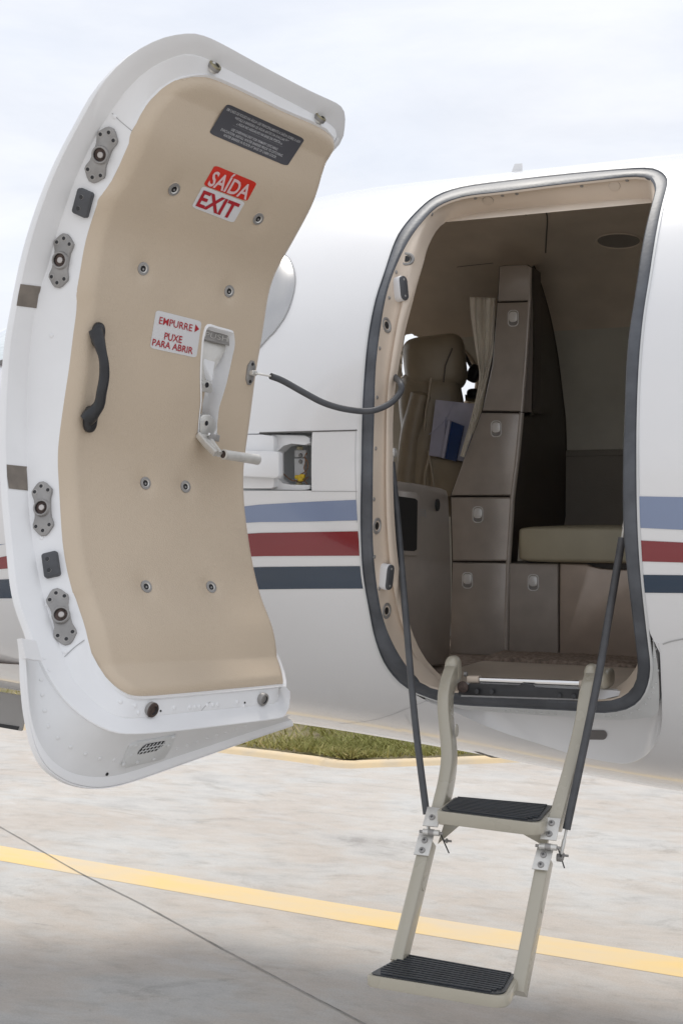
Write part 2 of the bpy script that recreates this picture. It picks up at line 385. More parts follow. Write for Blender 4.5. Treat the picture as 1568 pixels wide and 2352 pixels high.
for _ in range(26000):
    i = random.randrange(5, len(kp)-6); f = random.random(); p = kp[i].lerp(kp[i+1], f)
    if not (-8 < p.x < 3): continue
    dd = random.random()**1.6*5.0+.02; t = (kp[i+1]-kp[i]).normalized(); p = p+Vector((-t.y, t.x, 0))*dd
    if _ % 5 == 0: p = kp[i].lerp(kp[i+1], f)+Vector((-t.y, t.x, 0))*(random.random()*.35)
    patch = sin(p.x*2.1+1.3)*cos(p.y*3.3)+random.gauss(0, .45)
    mm = gm[0] if patch > .25 else (gm[1] if patch > -.5 else gm[2])
    if patch < -1.0 or sin(p.x*5.3)*sin(p.y*4.1+1) > .72: continue
    h = random.uniform(.02, .06); a = random.random()*pi; wv = Vector((cos(a), sin(a), 0))*random.uniform(.003, .007); ln = Vector((random.gauss(0, .03), random.gauss(0, .03), 0))
    z0 = Vector((p.x, p.y, .035)); g.add([z0-wv, z0+wv, z0+ln*.5+UP*h*.6+wv*.6, z0+ln+UP*h], [(0, 1, 2, 3)], mm)
tag(g.build('grass', smooth=False), 'patchy green and dry grass behind the yellow kerb', 'grass', kind='stuff')

# ================================================================== THE JET
jet = empty('private_jet', (-.8, 0, 0))
tag(jet, 'white private jet with red, navy and pale blue stripes, cabin door open', 'aircraft')
SO = pts('1060,430 1000,451 955,487 913,540 884,621 861,691 844,780 834,889 829,1067 827,1215 832,1314 847,1403 859,1463 881,1522 911,1562 941,1584 1001,1607 1051,1618 1167,1624 1324,1632 1375,1637 1420,1633 1453,1622 1478,1597 1491,1563 1495,1530 1491,1490 1482,1413 1472,1314 1465,1191 1463,1067 1464,938 1470,814 1480,715 1495,621 1519,483 1534,424 1528,404 1508,391 1480,387 1400,391 1280,402 1150,417')
SI = pts('1069,446 1010,466 975,498 941,542 906,612 886,671 871,755 861,839 857,963 854,1116 854,1240 862,1339 879,1428 906,1493 936,1540 962,1572 1001,1589 1051,1596 1167,1604 1324,1613 1374,1615 1415,1610 1444,1592 1459,1567 1463,1534 1460,1497 1450,1413 1436,1290 1430,1215 1430,1017 1433,938 1440,790 1458,666 1477,542 1500,448 1502,428 1495,411 1485,404 1450,401 1376,409 1287,419 1138,438')
so_p = smooth_loop([unskin(*p) for p in SO], 3); si_p = smooth_loop([unskin(*p) for p in SI], 3)
# hole in the skin: seal outline on top and sides, the fairing recess below
RC = pts('1497,1470 1512,1480 1517,1560 1519,1650 1508,1698 1480,1735 1440,1752 1390,1748 1320,1733 1240,1708 1160,1683 1090,1656 1040,1632 1000,1618 975,1607')
hole_px = SO[:15]+[(941, 1588)]+list(reversed(RC))+SO[27:]
hole = smooth_loop([unskin(*p) for p in hole_px], 2)
X0, X1, T0, T1 = -1.185, -.38, -1.08, 1.2
cx0, ct0 = -.80, .1
def poly_hit(poly, c, p):
    """where the segment c->p leaves poly"""
    best = None; dx, dy = p[0]-c[0], p[1]-c[1]
    for i in range(len(poly)):
        (ax, ay), (bx, by) = poly[i][:2], poly[(i+1) % len(poly)][:2]
        ex, ey = bx-ax, by-ay; den = dx*ey-dy*ex
        if abs(den) < 1e-12: continue
        s = ((ax-c[0])*ey-(ay-c[1])*ex)/den; k = ((ax-c[0])*dy-(ay-c[1])*dx)/den
        if -1e-9 <= k <= 1+1e-9 and s > 0 and (best is None or s > best): best = s
    return (c[0]+dx*best, c[1]+dy*best)
nx, ntt = 34, 64
xs_in = [X0+(X1-X0)*i/nx for i in range(nx+1)]; ts_in = [T0+(T1-T0)*i/ntt for i in range(ntt+1)]
PX0, PX1 = -1.62, unskin(715, 1060)[0]; PT0, PT1 = unskin(660, 1127)[1], unskin(660, 993)[1]
xs = [-4.9, -4.85, -4.7, -4.5, -4.2, -3.9, -3.6, -3.3, -3.1]+[-3.0+.07*i for i in range(19)]+[PX0, -1.55, -1.48, -1.41, -1.34, -1.28, PX1]+xs_in+[X1+.035*i for i in range(1, 50)]+[1.6, 2.4, 3.4, 4.6, 6]
xs = sorted(set(round(q, 5) for q in xs if q <= PX0 or q >= -1.55-1e-6))
ts = sorted(set([round(q, 5) for q in ([T1+(pi-T1)*i/26 for i in range(1, 27)]+[T0-(pi+T0)*i/26 for i in range(1, 27)]+ts_in+[PT0, PT1])]))
fu = MB(); idx = {}
def cell_skip(i, j):
    xm, tm = (xs[i]+xs[i+1])/2, (ts[j]+ts[j+1])/2
    if X0 < xm < X1 and T0 < tm < T1: return True
    if PX0 < xm < PX1 and PT0 < tm < PT1: return True
    # right-hand cockpit window on the far side
    return False
def winhole2(c):
    if c.y > .0 and -2.5 < c.x < -1.78 and HC+.15 < c.z: return True  # unseen cockpit opening, cut oversize to light the interior
    for xw in (WXF if c.y > 0 else WXN):
        if (abs(c.x-xw)/.16)**3+(abs(c.z-HC-.27)/.21)**3 < 1 and abs(c.y) > .5: return True
    return False
vs = []; fs = []
def vid(i, j):
    if (i, j) not in idx: idx[(i, j)] = len(vs); vs.append(skin(xs[i], ts[j]))
    return idx[(i, j)]
WXF = (-.38, .0, .38, .76, 1.14); WXN = (.38, .76, 1.14)  # unseen cabin windows, added and enlarged to let daylight in
WIN = pts('925,768 975,772 1035,786 1066,806 1088,836 1096,868 1092,900 1070,925 1040,960 980,960 925,930')      # far cockpit window seen from the doorway
def far_wall(u, v, ain, bin_):
    d = ray(u, v); A = (d.y/ain)**2+(d.z/bin_)**2; B = 2*(CAMP.y*d.y/ain**2+(CAMP.z-HC)*d.z/bin_**2); C = (CAMP.y/ain)**2+((CAMP.z-HC)/bin_)**2-1
    return CAMP+d*((-B+sqrt(max(B*B-4*A*C, 0)))/(2*A))
wq = [far_wall(*p, A0, B0) for p in WIN]; wx = (min(p.x for p in wq)-.0, max(p.x for p in wq)); wz = (min(p.z for p in wq), max(p.z for p in wq))
for i in range(len(xs)-1):
    for j in range(len(ts)-1):
        if cell_skip(i, j): continue
        c = (skin(xs[i], ts[j])+skin(xs[i+1], ts[j+1]))/2
        if c.y > .2 and wx[0]-.3 < c.x < wx[1] and wz[0] < c.z < wz[1]: continue
        if winhole2(c): continue
        fs.append([vid(i, j), vid(i+1, j), vid(i+1, j+1), vid(i, j+1)])
fu.add(vs, fs, M['paint'])
# ring zone about the doorway
tb = sorted(set([t for t in ts if T0-1e-6 <= t <= T1+1e-6])); xb = xs_in
bnd = [(x, T0) for x in xb]+[(X1, t) for t in tb[1:]]+[(x, T1) for x in reversed(xb[:-1])]+[(X0, t) for t in reversed(tb[1:-1])]
hl = [poly_hit(hole, (cx0, ct0), p) for p in bnd]
fu.loft([[skin(h[0]+(p[0]-h[0])*f, h[1]+(p[1]-h[1])*f) for h, p in zip(hl, bnd)] for f in (0, .06, .2, .4, .6, .8, 1)], M['paint'])
fuselage = fu.build('fuselage', jet, weld=True, ang=60); fb = bvh(fuselage)

def loopz(loop_xt, off, n=150): return [skin(p[0], p[1], off) for p in resample([(a, b, 0) for a, b in loop_xt], n)]
so_l = resample([(a, b, 0) for a, b in so_p], 160); si_l = resample([(a, b, 0) for a, b in si_p], 160)
def match(a, b):      # pair loop b to loop a by ray from the centre
    return [poly_hit(b, (cx0, ct0), (cx0+(p[0]-cx0)*3, ct0+(p[1]-ct0)*3)) for p in a]
si_m = match(so_l, [(p[0], p[1]) for p in si_l])
def lerp2(a, b, f): return (a[0]+(b[0]-a[0])*f, a[1]+(b[1]-a[1])*f)
s = MB()
s.loft([[skin(*lerp2(a, b, f), o) for a, b in zip(so_l, si_m)] for f, o in ((-.12, -.004), (-.1, .003), (.06, .003), (.12, .000), (.22, .0015), (.6, .002), (.88, .001), (1, -.003), (1.0, -.008))], M['rubber'],
       mats=[M['paint_grey'], M['paint_grey'], M['rubber'], M['rubber'], M['rubber'], M['rubber'], M['rubber'], M['rubber']])
seal = s.build('door_seal', jet, ang=40)
# beige frame (jamb) going inwards
JO = -.055
JI = pts('1015,508 983,557 970,602 950,661 926,735 911,814 899,889 894,973 894,1042 896,1166 904,1275 916,1364 936,1453 960,1512 983,1545 1012,1572 1040,1586')
ji = [unskin(*p, JO) for p in JI]
jt = [unskin(*p, JO) for p in pts('1060,491 1138,478 1267,466 1386,456 1450,450 1488,450 1496,462')]
jb_ = [unskin(*p, JO) for p in pts('1100,1590 1200,1597 1300,1603 1370,1606 1425,1580 1452,1552 1462,1534')]
rr_ = [(p[0]+.012, p[1]) for p in (unskin(*q, 0) for q in pts('1457,1497 1450,1413 1436,1290 1430,1215 1430,1017 1433,938 1440,790 1458,666 1477,542'))]
def wleft(a):
    f = max(0, min(1, (-.93-a[0])/.10)); g_ = max(0, min(1, (.72-a[1])/.22)); return f*f*(3-2*f)*g_*g_*(3-2*g_)
jl = smooth_loop(ji+jb_+rr_+list(reversed(jt)), 3)
ji_m = match(si_m, jl)
s = MB()
s.loft([[skin(*lerp2(a, b, f), o+(o2-o)*wleft(a)) for a, b in zip(si_m, ji_m)] for f, o, o2 in ((-.02, -.010, -.010), (.0, -.005, -.005), (.10, -.009, -.026), (.25, -.012, -.044), (.40, -.014, -.052), (.52, -.017, -.055), (.62, -.021, -.050), (.74, -.032, -.047), (.88, -.048, -.049), (1, JO, JO), (1.01, -.058, -.060), (1.02, -.061, -.075))], M['jamb'])
jamb = s.build('door_frame', jet, ang=50); jb = bvh(jamb)
# fairing recess below the doorway
s = MB(); n = 60
sb_ = [unskin(*p) for p in pts('975,1606 1001,1610 1051,1620 1167,1627 1324,1635 1375,1640 1420,1637 1455,1625 1481,1599 1494,1564 1498,1530 1497,1470')]
rb = [unskin(*p) for p in pts('975,1607 1000,1618 1040,1632 1090,1656 1160,1683 1240,1708 1320,1733 1390,1748 1440,1752 1480,1735 1508,1698 1519,1650 1517,1560 1512,1480 1497,1470')]
mdc = [unskin(*p) for p in pts('975,1606.5 1010,1615 1060,1634 1130,1640 1250,1649 1350,1655 1410,1659 1470,1655 1506,1645 1512,1600 1508,1530 1499,1474')]
ra = resample([(a, b, 0) for a, b in smooth_loop(sb_, 4, False)], n, False); rc = resample([(a, b, 0) for a, b in smooth_loop(rb, 4, False)], n, False); rm = resample([(a, b, 0) for a, b in smooth_loop(mdc, 4, False)], n, False)
s.grid([[skin(p[0], p[1], -.004) for p in ra], [skin(p[0], p[1], -.006) for p in rm]], M['paint_grey'])
s.grid([[skin(p[0], p[1], -.010) for p in rm]]+[[skin(*lerp2(p, q, f), o) for p, q in zip(rm, rc)] for f, o in ((.1, -.028), (.2, -.044), (.32, -.052), (.45, -.053), (.6, -.046), (.8, -.028), (.95, -.008), (1.0, .0015), (1.012, .001))], M['paint'])
recess = s.build('fairing_recess', jet, ang=40); rbv = bvh(recess)
def rivets(px, tr, parent, prof, m, name='rivet', sink=.0005, n=10):
    for p in pts(px):
        l, n_ = hit(p[0], p[1], tr)
        if l: q = MB(); q.disc(l-n_*sink, n_, prof, m, n); q.build(name, parent)
rivets('1128,1630 1143,1631 1159,1632 1170,1632.5 1186,1633.5 1199,1634.5 1213,1636 1228,1637 1243,1638 1258,1639 1274,1640 1290,1641 1386,1645 1400,1646 1415,1645 1430,1643 1447,1637 1465,1630 1481,1617 1489,1604 1499,1580 1505,1570 1503,1510 1509,1540 1505,1490 1498,1592', rbv, jet, [(.0032, 0), (.0032, .0022), (.0016, .0032)], M['paint_grey'], sink=.001)
l, nn = hit(1372, 1687, rbv); s = MB(); q = []
for k in range(24):
    a = 2*pi*k/24; cxx = 1369+(14 if cos(a) > 0 else -14)+10.5*cos(a); l2, n2 = hit(cxx, 1687+10.5*sin(a), rbv); q.append(l2+n2*.0015)
s.loft([q, [p+(nn*.001) for p in q]], mat('slot_cover', (.15, .14, .135), .6), cap0=True, cap1=True); s.build('drain_slot', jet)
# stripes: thin paint bands on the skin
def stripe(nm, mt, top, bot, x0=None):
    T = [unskin(*p) for p in top]; Bm = [unskin(*p) for p in bot]; s = MB(); nseg = 40
    a = min(T[0][0], Bm[0][0]) if x0 is None else x0; b = max(T[-1][0], Bm[-1][0])
    def li(P, x):
        if x <= P[0][0]: k = (P[1][1]-P[0][1])/(P[1][0]-P[0][0]); return P[0][1]+k*(x-P[0][0])
        if x >= P[-1][0]: k = (P[-1][1]-P[-2][1])/(P[-1][0]-P[-2][0]); return P[-1][1]+k*(x-P[-1][0])
        return lin(x, P)
    s.grid([[skin(a+(b-a)*i/nseg, li(Bm, a+(b-a)*i/nseg)*(1-f)+li(T, a+(b-a)*i/nseg)*f, .0012) for i in range(nseg+1)] for f in (0, .25, .5, .75, 1)], mt)
    return s.build(nm, jet)
LB = (pts('0,1252 35,1244 580,1160 700,1153 818,1148'), pts('0,1250 35,1247.5 580,1199 700,1198 818,1195'))
RB_ = (pts('0,1280 30,1274 585,1224 700,1222 822,1220'), pts('0,1307 32,1304 590,1277 700,1276.5 824,1276'))
NB = (pts('0,1331 38,1329 600,1302 700,1301 827,1300'), pts('0,1374 44,1373.5 605,1353 700,1352 831,1351.5'))
LBr = (pts('1466,1140 1568,1142'), pts('1466,1212 1568,1217')); RBr = (pts('1467,1241 1568,1246'), pts('1469,1289 1568,1292')); NBr = (pts('1473,1320 1568,1321'), pts('1477,1361 1568,1362'))
for (A_, B_), mt, nm in ((LB, M['lightblue'], 'pale_blue_stripe'), (RB_, M['red'], 'red_stripe'), (NB, M['navy'], 'navy_stripe')): stripe(nm, mt, A_, B_, x0=-3.0)
def ext(pr, sx=3.2):
    o = []
    for P in pr: o.append(P)
    return o
for (A_, B_), mt, nm in ((LBr, M['lightblue'], 'pale_blue_stripe'), (RBr, M['red'], 'red_stripe'), (NBr, M['navy'], 'navy_stripe')):
    T = [unskin(*p) for p in A_]; Bm = [unskin(*p) for p in B_]; s = MB(); a, b = T[0][0], 5.5
    s.grid([[skin(a+(b-a)*i/40, (T[0][1]*f+Bm[0][1]*(1-f))+((T[1][1]*f+Bm[1][1]*(1-f))-(T[0][1]*f+Bm[0][1]*(1-f)))*(min(i/40*(b-a), .5)/(T[1][0]-T[0][0])), .0012) for i in range(41)] for f in (0, .33, .66, 1)], mt)
    s.build(nm, jet)
# panel joints
def seam(px, wd=.0012, m=None, name='panel_joint', off=.001):
    P = smooth_loop([unskin(*p) for p in pts(px)], 5, False); s = MB(); q = [skin(a, b, off) for a, b in P]; q2 = []
    for i, p in enumerate(q):
        t = (q[min(i+1, len(q)-1)]-q[max(i-1, 0)]).normalized(); nn = Vector((0, p.y, p.z-HC)).normalized(); q2.append(p+t.cross(nn)*wd)
    s.grid([q, q2], m or M['softline']); return s.build(name, jet)
seam('596,993 700,990 820,987', .003, M['line']); seam('715,1127.5 820,1128', .0015); seam('818,985 818,1130 820,1200', .001)
seam('985,1607 940,1625 900,1641 850,1655 780,1662', .0012); seam('1520,1478 1545,1470 1590,1462', .003); seam('0,951 40,952', .006, M['line']); seam('0,984 40,984', .0012)
seam('930,1640 960,1680 1030,1712 1065,1722', .001)
# belly antenna blade
q = [unskin(*p) for p in pts('1070,1722 1100,1729 1130,1738 1165,1750')]; s = MB()
P = [skin(a, b, .0) for a, b in q]; s.tube([p+Vector((0, 0, .006)) for p in P], [.002, .008, .009, .002], M['tape'], 10); s.build('belly_drain', jet)
# cockpit side window with a silver shade behind it, and windscreen
W1 = pts('600,560 655,585 671,605 679,635 677,665 668,700 655,730 640,752 620,775 560,820 520,700 540,600')
wl = smooth_loop([unskin(*p) for p in W1], 4); c = (sum(p[0] for p in wl)/len(wl), sum(p[1] for p in wl)/len(wl)); s = MB()
s.loft([[skin(c[0]+(p[0]-c[0])*f, c[1]+(p[1]-c[1])*f, o) for p in wl] for f, o in ((1.0, .001), (.985, .004), (.965, .002), (.94, .003), (.7, .010), (.35, .014), (.02, .015))], M['silver'], cap1=True,
       mats=[M['softline'], M['paint_grey'], M['silver'], M['silver'], M['silver'], M['silver']])
s.build('side_window', jet, ang=50)
s = MB(); s.grid([[skin(x, t, .003) for t in [.52+.05*i for i in range(22)]] for x in [-3.05+.035*i for i in range(28)]], M['glass']); s.build('windscreen', jet)
s = MB(); s.grid([[skin(x, t, .005) for t in (.49, .50, .52)] for x in [-3.05+.035*i for i in range(28)]], M['line']); s.build('windscreen_frame', jet)
# nose gear door hanging under the nose
s = MB(); q = [aty(*p, -.12) for p in pts('-60,1580 62,1600 58,1640 49,1679 -60,1660')]; s.prism(q, Vector((0, .012, 0)), mat('gear_door_grey', (.36, .35, .34), .5, var=.05), .003)  # gear door panel in one even grey
q = [aty(*p, -.123) for p in pts('-60,1653 44,1669 41,1677 -60,1661')]; s.prism(q, Vector((0, .002, 0)), M['black']); s.build('nose_gear_door', jet)
# roof antenna
s = MB(); top = skin(unskin(1185, 396)[0], 1.32); px = [(1168, 396), (1182, 377), (1199, 376), (1200, 395)]
q = [aty(*p, top.y) for p in px]; q[0].z -= .02; q[3].z -= .02; s.prism([p-Vector((0, .004, 0)) for p in q], Vector((0, .008, 0)), M['paint'], .002); s.build('roof_antenna', jet)

# ------------------------------------------------------------------ hinge pocket and goose-neck
hg = MB(); y0 = -.955
pz0, pz1 = HC+B0*smt(-1.3, TL)*sin(PT0), HC+B0*sin(PT1)
hg.add([(PX0, y0, pz0), (PX1, y0, pz0), (PX1, y0, pz1), (PX0, y0, pz1), (PX0, -.83, pz0), (PX1, -.83, pz0), (PX1, -.83, pz1), (PX0, -.83, pz1)],
       [(0, 1, 5, 4), (1, 2, 6, 5), (2, 3, 7, 6), (3, 0, 4, 7), (4, 5, 6, 7)], M['paint_grey'])
hg.build('hinge_pocket', jet, smooth=False); HPZ = (pz0, pz1)

# ================================================================== THE DOOR
DM = Matrix(((-.25818427, .95771738, -.12695792), (-.96455432, -.2481165, .08985076), (.05455128, .14565587, .98783021)))
DO = Vector((-1.36131378, -1.14622973, -.04281951+HC))
def dl(p): return DM@Vector(p)+DO              # door frame -> world; p = (s, depth into cabin, height)
def ld(d): return DM.transposed()@d
CL = DM.transposed()@(CAMP-DO)
def dplane(u, v, axis, val):
    d = ld(ray(u, v)); k = (val-CL[axis])/d[axis]; return CL+d*k
SP = -.0204; WD = .5345
RP = pts('772,345 764,372 752,408 738,456 722,490 700,530 680,568 658,604 642,637 630,680 621,743 612,800 603,849 596,905 589,960 581,1015 574,1071 573,1110 576,1167 582,1215 589,1262 600,1320 611,1363 624,1400 638,1433 648,1480 656,1537')
PR = [dplane(*p, 0, SP) for p in RP]; PRT = sorted([(p.z, p.y) for p in PR])
def ysk(z, n=0):
    zz = max(-.98, min(.98, z/(B0-n))); return A0-(A0-n)*sqrt(1-zz*zz)
def ypan(z):
    h = .012
    if z < PRT[0][0]+.02: zz = PRT[0][0]+.02; return (lin(zz-h, PRT)+2*lin(zz, PRT)+lin(zz+h, PRT))/4+(ysk(z)-ysk(zz))*.8
    if z > PRT[-1][0]-.02: zz = PRT[-1][0]-.02; return (lin(zz-h, PRT)+2*lin(zz, PRT)+lin(zz+h, PRT))/4+(ysk(z)-ysk(zz))*.8
    return (lin(z-2*h, PRT)+2*lin(z-h, PRT)+3*lin(z, PRT)+2*lin(z+h, PRT)+lin(z+2*h, PRT))/9
def dsurf(u, v, fn):
    """pixel -> door-frame point on the surface depth = fn(z)"""
    d = ld(ray(u, v)); lo = None; k = .8; prev = None
    while k < 3.2:
        p = CL+d*k; val = p.y-fn(p.z)
        if prev is not None and prev > 0 >= val:
            a, b = k-.02, k
            for _ in range(20):
                m_ = (a+b)/2; q = CL+d*m_
                if q.y-fn(q.z) > 0: a = m_
                else: b = m_
            return CL+d*b
        prev = val; k += .02
    q = dplane(u, v, 1, .3); return q
print('door panel depth over skin', [(round(z, 2), round(y-ysk(z), 3)) for z, y in PRT[::4]])
door = empty('cabin_door', dl((WD/2, 0, -.5)), jet)
tag(door, 'open cabin door swung forward, tan padded inside with exit labels')
OUT = pts('776,334 784,312 788,288 787,264 779,249 765,239 700,209 600,157 520,113 467,88 425,82 360,96 292,135 233,196 186,276 122,404 69,557 40,690 24,780 16,870 12,960 13,1071 18,1160 27,1252 42,1374 69,1454 85,1503 122,1574 175,1633 239,1673 297,1685 400,1678 520,1664 637,1649 652,1640 660,1627 663,1605 658,1580')
AIN = pts('769,332 772,312 762,290 700,253 600,201 520,160 470,134 425,125 372,143 329,170 287,212 252,262 217,320 175,410 140,510 114,602 95,662 83,709 72,783 65,876 63,1000 65,1126 74,1224 86,1298 100,1363 125,1446 148,1508 165,1553 196,1590 239,1628 287,1649 372,1642 462,1632 584,1620 640,1606')
PAN = pts('764,318 637,247 504,183 456,174 420,180 396,188 361,212 329,250 305,297 287,345 255,414 226,457 207,510 188,584 175,664 172,721 159,822 146,912 133,1008 130,1061 134,1140 143,1262 162,1353 172,1378 199,1468 218,1521 244,1561 287,1596 329,1605 425,1598 531,1588 640,1577 655,1570')
def close_right(L_, s0):     # visible outline plus the hinge-side edge hidden by the panel
    z0, z1 = L_[-1][1], L_[0][1]
    return L_+[(s0, z0+(z1-z0)*f) for f in (.06, .2, .35, .5, .65, .8, .94)]
f0 = lambda z: ysk(z); f1 = lambda z: ysk(z)+.010
f2 = lambda z: max(ypan(z)-.028, ysk(z)+.035)
o_ = close_right([(lambda p: (p.x, p.z))(dsurf(*p, f0)) for p in OUT], .005)
a_ = close_right([(lambda p: (p.x, p.z))(dsurf(*p, f1)) for p in AIN], .02)
p_ = [(lambda p: (p.x, p.z))(dsurf(*p, f2)) for p in PAN]
p_ = close_right(p_, SP)
print('door s range', min(p[0] for p in o_), max(p[0] for p in o_), min(p[1] for p in o_), max(p[1] for p in o_), 'panel', min(p[0] for p in p_), max(p[0] for p in p_), min(p[1] for p in p_), max(p[1] for p in p_))
dc = (.26, -.0)
ol = [(p.x, p.y) for p in resample([(a, b, 0) for a, b in smooth_loop(o_, 4)], 200)]
al = [poly_hit(smooth_loop(a_, 4), dc, (dc[0]+(p[0]-dc[0])*3, dc[1]+(p[1]-dc[1])*3)) for p in ol]
pl = [poly_hit(smooth_loop(p_, 4), dc, (dc[0]+(p[0]-dc[0])*3, dc[1]+(p[1]-dc[1])*3)) for p in ol]
def D3(p, fn, off=0): return dl((p[0], fn(p[1])+off, p[1]))
pan = MB()
def mixl(A_, B_, f): return [lerp2(a, b, f) for a, b in zip(A_, B_)]
def mixd(A_, fa, B_, fb, f): 
    return [dl((a[0]+(b[0]-a[0])*f, (fa(a[1]))*(1-f)+(fb(b[1]))*f, a[1]+(b[1]-a[1])*f)) for a, b in zip(A_, B_)]
pin = [lerp2(p, dc, .06) for p in pl]
pan.loft([[D3(p, f0, -.016) for p in ol], [D3(p, f0, -.012) for p in [lerp2(q, dc, -.003) for q in ol]], [D3(p, f0, .001) for p in [lerp2(q, dc, -.003) for q in ol]], [D3(p, f0, .003) for p in ol]]
         + [mixd(ol, lambda z: f0(z)+.003, al, f1, f) for f in (.5, .95, .98)]
         + [mixd(al, lambda z: f1(z)+.001, pl, f2, f) for f in (.02, .06, .35, .65, .9)] + [[D3(p, f2, .004) for p in pl]]+[[D3(p, f2, -.02) for p in pin]], M['paint2'],
         mats=[M['paint2']]*13)
back = [[D3(lerp2(p, dc, f), f0, -.016) for p in ol] for f in (0, .3, .6, .9, .999)]
pan.loft(back, M['paint2'])
dpan = pan.build('door_pan', door, ang=38); db = bvh(dpan)
# padded panel: rows from edge to edge, edges rolled over, closed behind
psm = smooth_loop(p_, 6); pz0, pz1 = min(p[1] for p in psm), max(p[1] for p in psm)
def span(z):
    xs_ = []
    for i in range(len(psm)):
        (ax, ay), (bx, by) = psm[i][:2], psm[(i+1) % len(psm)][:2]
        if (ay > z) != (by > z): xs_.append(ax+(bx-ax)*(z-ay)/(by-ay))
    return min(xs_), max(xs_)
def pdep(z, o): return max(ypan(z), ysk(z)+.05)+o
import numpy as np
PA = np.array([(p[0], p[1]) for p in psm]); PBv = np.roll(PA, -1, 0)-PA; PL2 = (PBv**2).sum(1)+1e-12
def edge_dist(x, z):
    q = np.array((x, z)); t = np.clip(((q-PA)*PBv).sum(1)/PL2, 0, 1); return float(np.sqrt(((PA+PBv*t[:, None]-q)**2).sum(1).min()))
DIMP = [(lambda q: (q.x, q.z))(dsurf(u, v, lambda z: pdep(z, 0))) for u, v in pts('399,434 592,502 328,617 525,669 333,1110 425,1118 335,1348 484,1349')]
def dimple(x, z): return -.0055*sum(math.exp(-((x-a)**2+(z-b)**2)/.00042) for a, b in DIMP)
def roll(d): return -.024*max(0, 1-d/.028)**2.2
NRz, NCs = 240, 96; front_, back_ = [], []
for i in range(NRz+1):
    f = i/NRz; f = .5-.5*cos(pi*f); f = .5*f+.5*(i/NRz); f = min(max(f, .0006), .9994); z = pz0+(pz1-pz0)*f; xa, xb_ = span(z); r1_, r2_ = [], []
    for j in range(NCs+1):
        g_ = j/NCs; g_ = .6*(.5-.5*cos(pi*g_))+.4*g_; x = xa+(xb_-xa)*g_
        r1_.append(dl((x, pdep(z, roll(edge_dist(x, z))+dimple(x, z)), z))); r2_.append(dl((x, pdep(z, -.052), z)))
    front_.append(r1_); back_.append(r2_)
s = MB(); s.grid(front_, M['panel']); s.grid(back_, M['panel'])
per = [(i, 0) for i in range(NRz+1)]+[(NRz, j) for j in range(1, NCs+1)]+[(i, NCs) for i in range(NRz-1, -1, -1)]+[(0, j) for j in range(NCs-1, 0, -1)]
s.loft([[front_[i][j] for i, j in per], [back_[i][j] for i, j in per]], M['panel'])
panel = s.build('padded_panel', door, ang=60, weld=True)
# recess for the release handle
PK = pts('477,748 503,754 529,761 536,767 538,791 533,817 526,850 519,881 511,908 503,933 500,955 498,971 496,992 478,1012 456,1008 457,958 461,920 460,868 463,804 467,771')
pk = [dsurf(*p, lambda z: pdep(z, 0)) for p in PK]; pkl = smooth_loop([(p.x, p.z) for p in pk], 3); pc = (sum(p[0] for p in pkl)/len(pkl), sum(p[1] for p in pkl)/len(pkl))
s = MB(); s.loft([[dl((p[0], pdep(p[1], o), p[1])) for p in pkl] for o in (.03, -.043)], M['panel'], cap0=True, cap1=True); cut = s.build('cutter', None)
def boolean(o, c):
    md = o.modifiers.new('b', 'BOOLEAN'); md.operation = 'DIFFERENCE'; md.object = c; md.solver = 'EXACT'
    dg = bpy.context.evaluated_depsgraph_get(); me = bpy.data.meshes.new_from_object(o.evaluated_get(dg)); o.modifiers.clear(); o.data = me
    bpy.data.objects.remove(c)
    bm = bmesh.new(); bm.from_mesh(me)
    for e in bm.edges: e.smooth = not (len(e.link_faces) == 2 and e.calc_face_angle(0) > radians(40))
    bm.to_mesh(me); bm.free()
pb = bvh(panel)
boolean(panel, cut)
s = MB(); s.loft([[dl((pc[0]+(p[0]-pc[0])*g_, pdep(p[1], o), pc[1]+(p[1]-pc[1])*g_)) for p in pkl] for g_, o in ((1.03, .0008), (.975, .0025), (.955, -.003), (.95, -.030), (.85, -.038), (.5, -.040), (.02, -.040))], M['paint2'], cap1=True)
s.build('handle_recess', door, ang=50)
def dpt(u, v, h=0):
    l, n_ = hit(u, v, pb); return l+n_*h, n_
# wing-side fairing skirt under the door
C0 = pts('84,1500 103,1540 122,1574 145,1603 175,1633 205,1655 239,1673 268,1681 297,1685 340,1683 400,1678 460,1671 520,1664 580,1656 637,1649 668,1641')
C1 = pts('60,1508 64,1570 70,1633 78,1670 90,1702 105,1727 125,1750 155,1770 190,1781 230,1784 270,1780 320,1766 400,1739 480,1713 570,1683 668,1653')
C2 = pts('50,1466 54,1500 57,1570 62,1625 70,1672 83,1722 105,1762 140,1790 175,1805 222,1812 270,1806 330,1788 420,1756 510,1724 600,1692 674,1667')
n = 70
def rs(P): return [Vector((p[0], p[1], p[2])) for p in resample([tuple(q) for q in P], n, False)]
c0 = rs(smooth_loop([tuple(dsurf(*p, f0)+Vector((0, -.002, 0))) for p in C0], 4, False))
SKY_ = .125
c1 = rs(smooth_loop([tuple(dplane(*p, 1, SKY_)) for p in C1], 4, False)); c2 = rs(smooth_loop([tuple(dplane(*p, 1, SKY_-.004)) for p in C2], 4, False))
sk = MB(); cm = [a.lerp(b, .10)+Vector((0, 0, 0)) for a, b in zip(c0, c1)]
def mid(A_, B_, f, o=0): return [dl(a.lerp(b, f)+Vector((0, o, 0))) for a, b in zip(A_, B_)]
sk.grid([mid(c0, c1, 0), mid(c0, c1, .3, -.006), mid(c0, c1, .6, -.008), mid(c0, c1, .85, -.004), mid(c0, c1, .95, -.001), mid(c1, c2, 0.02, 0)], M['skirt'])
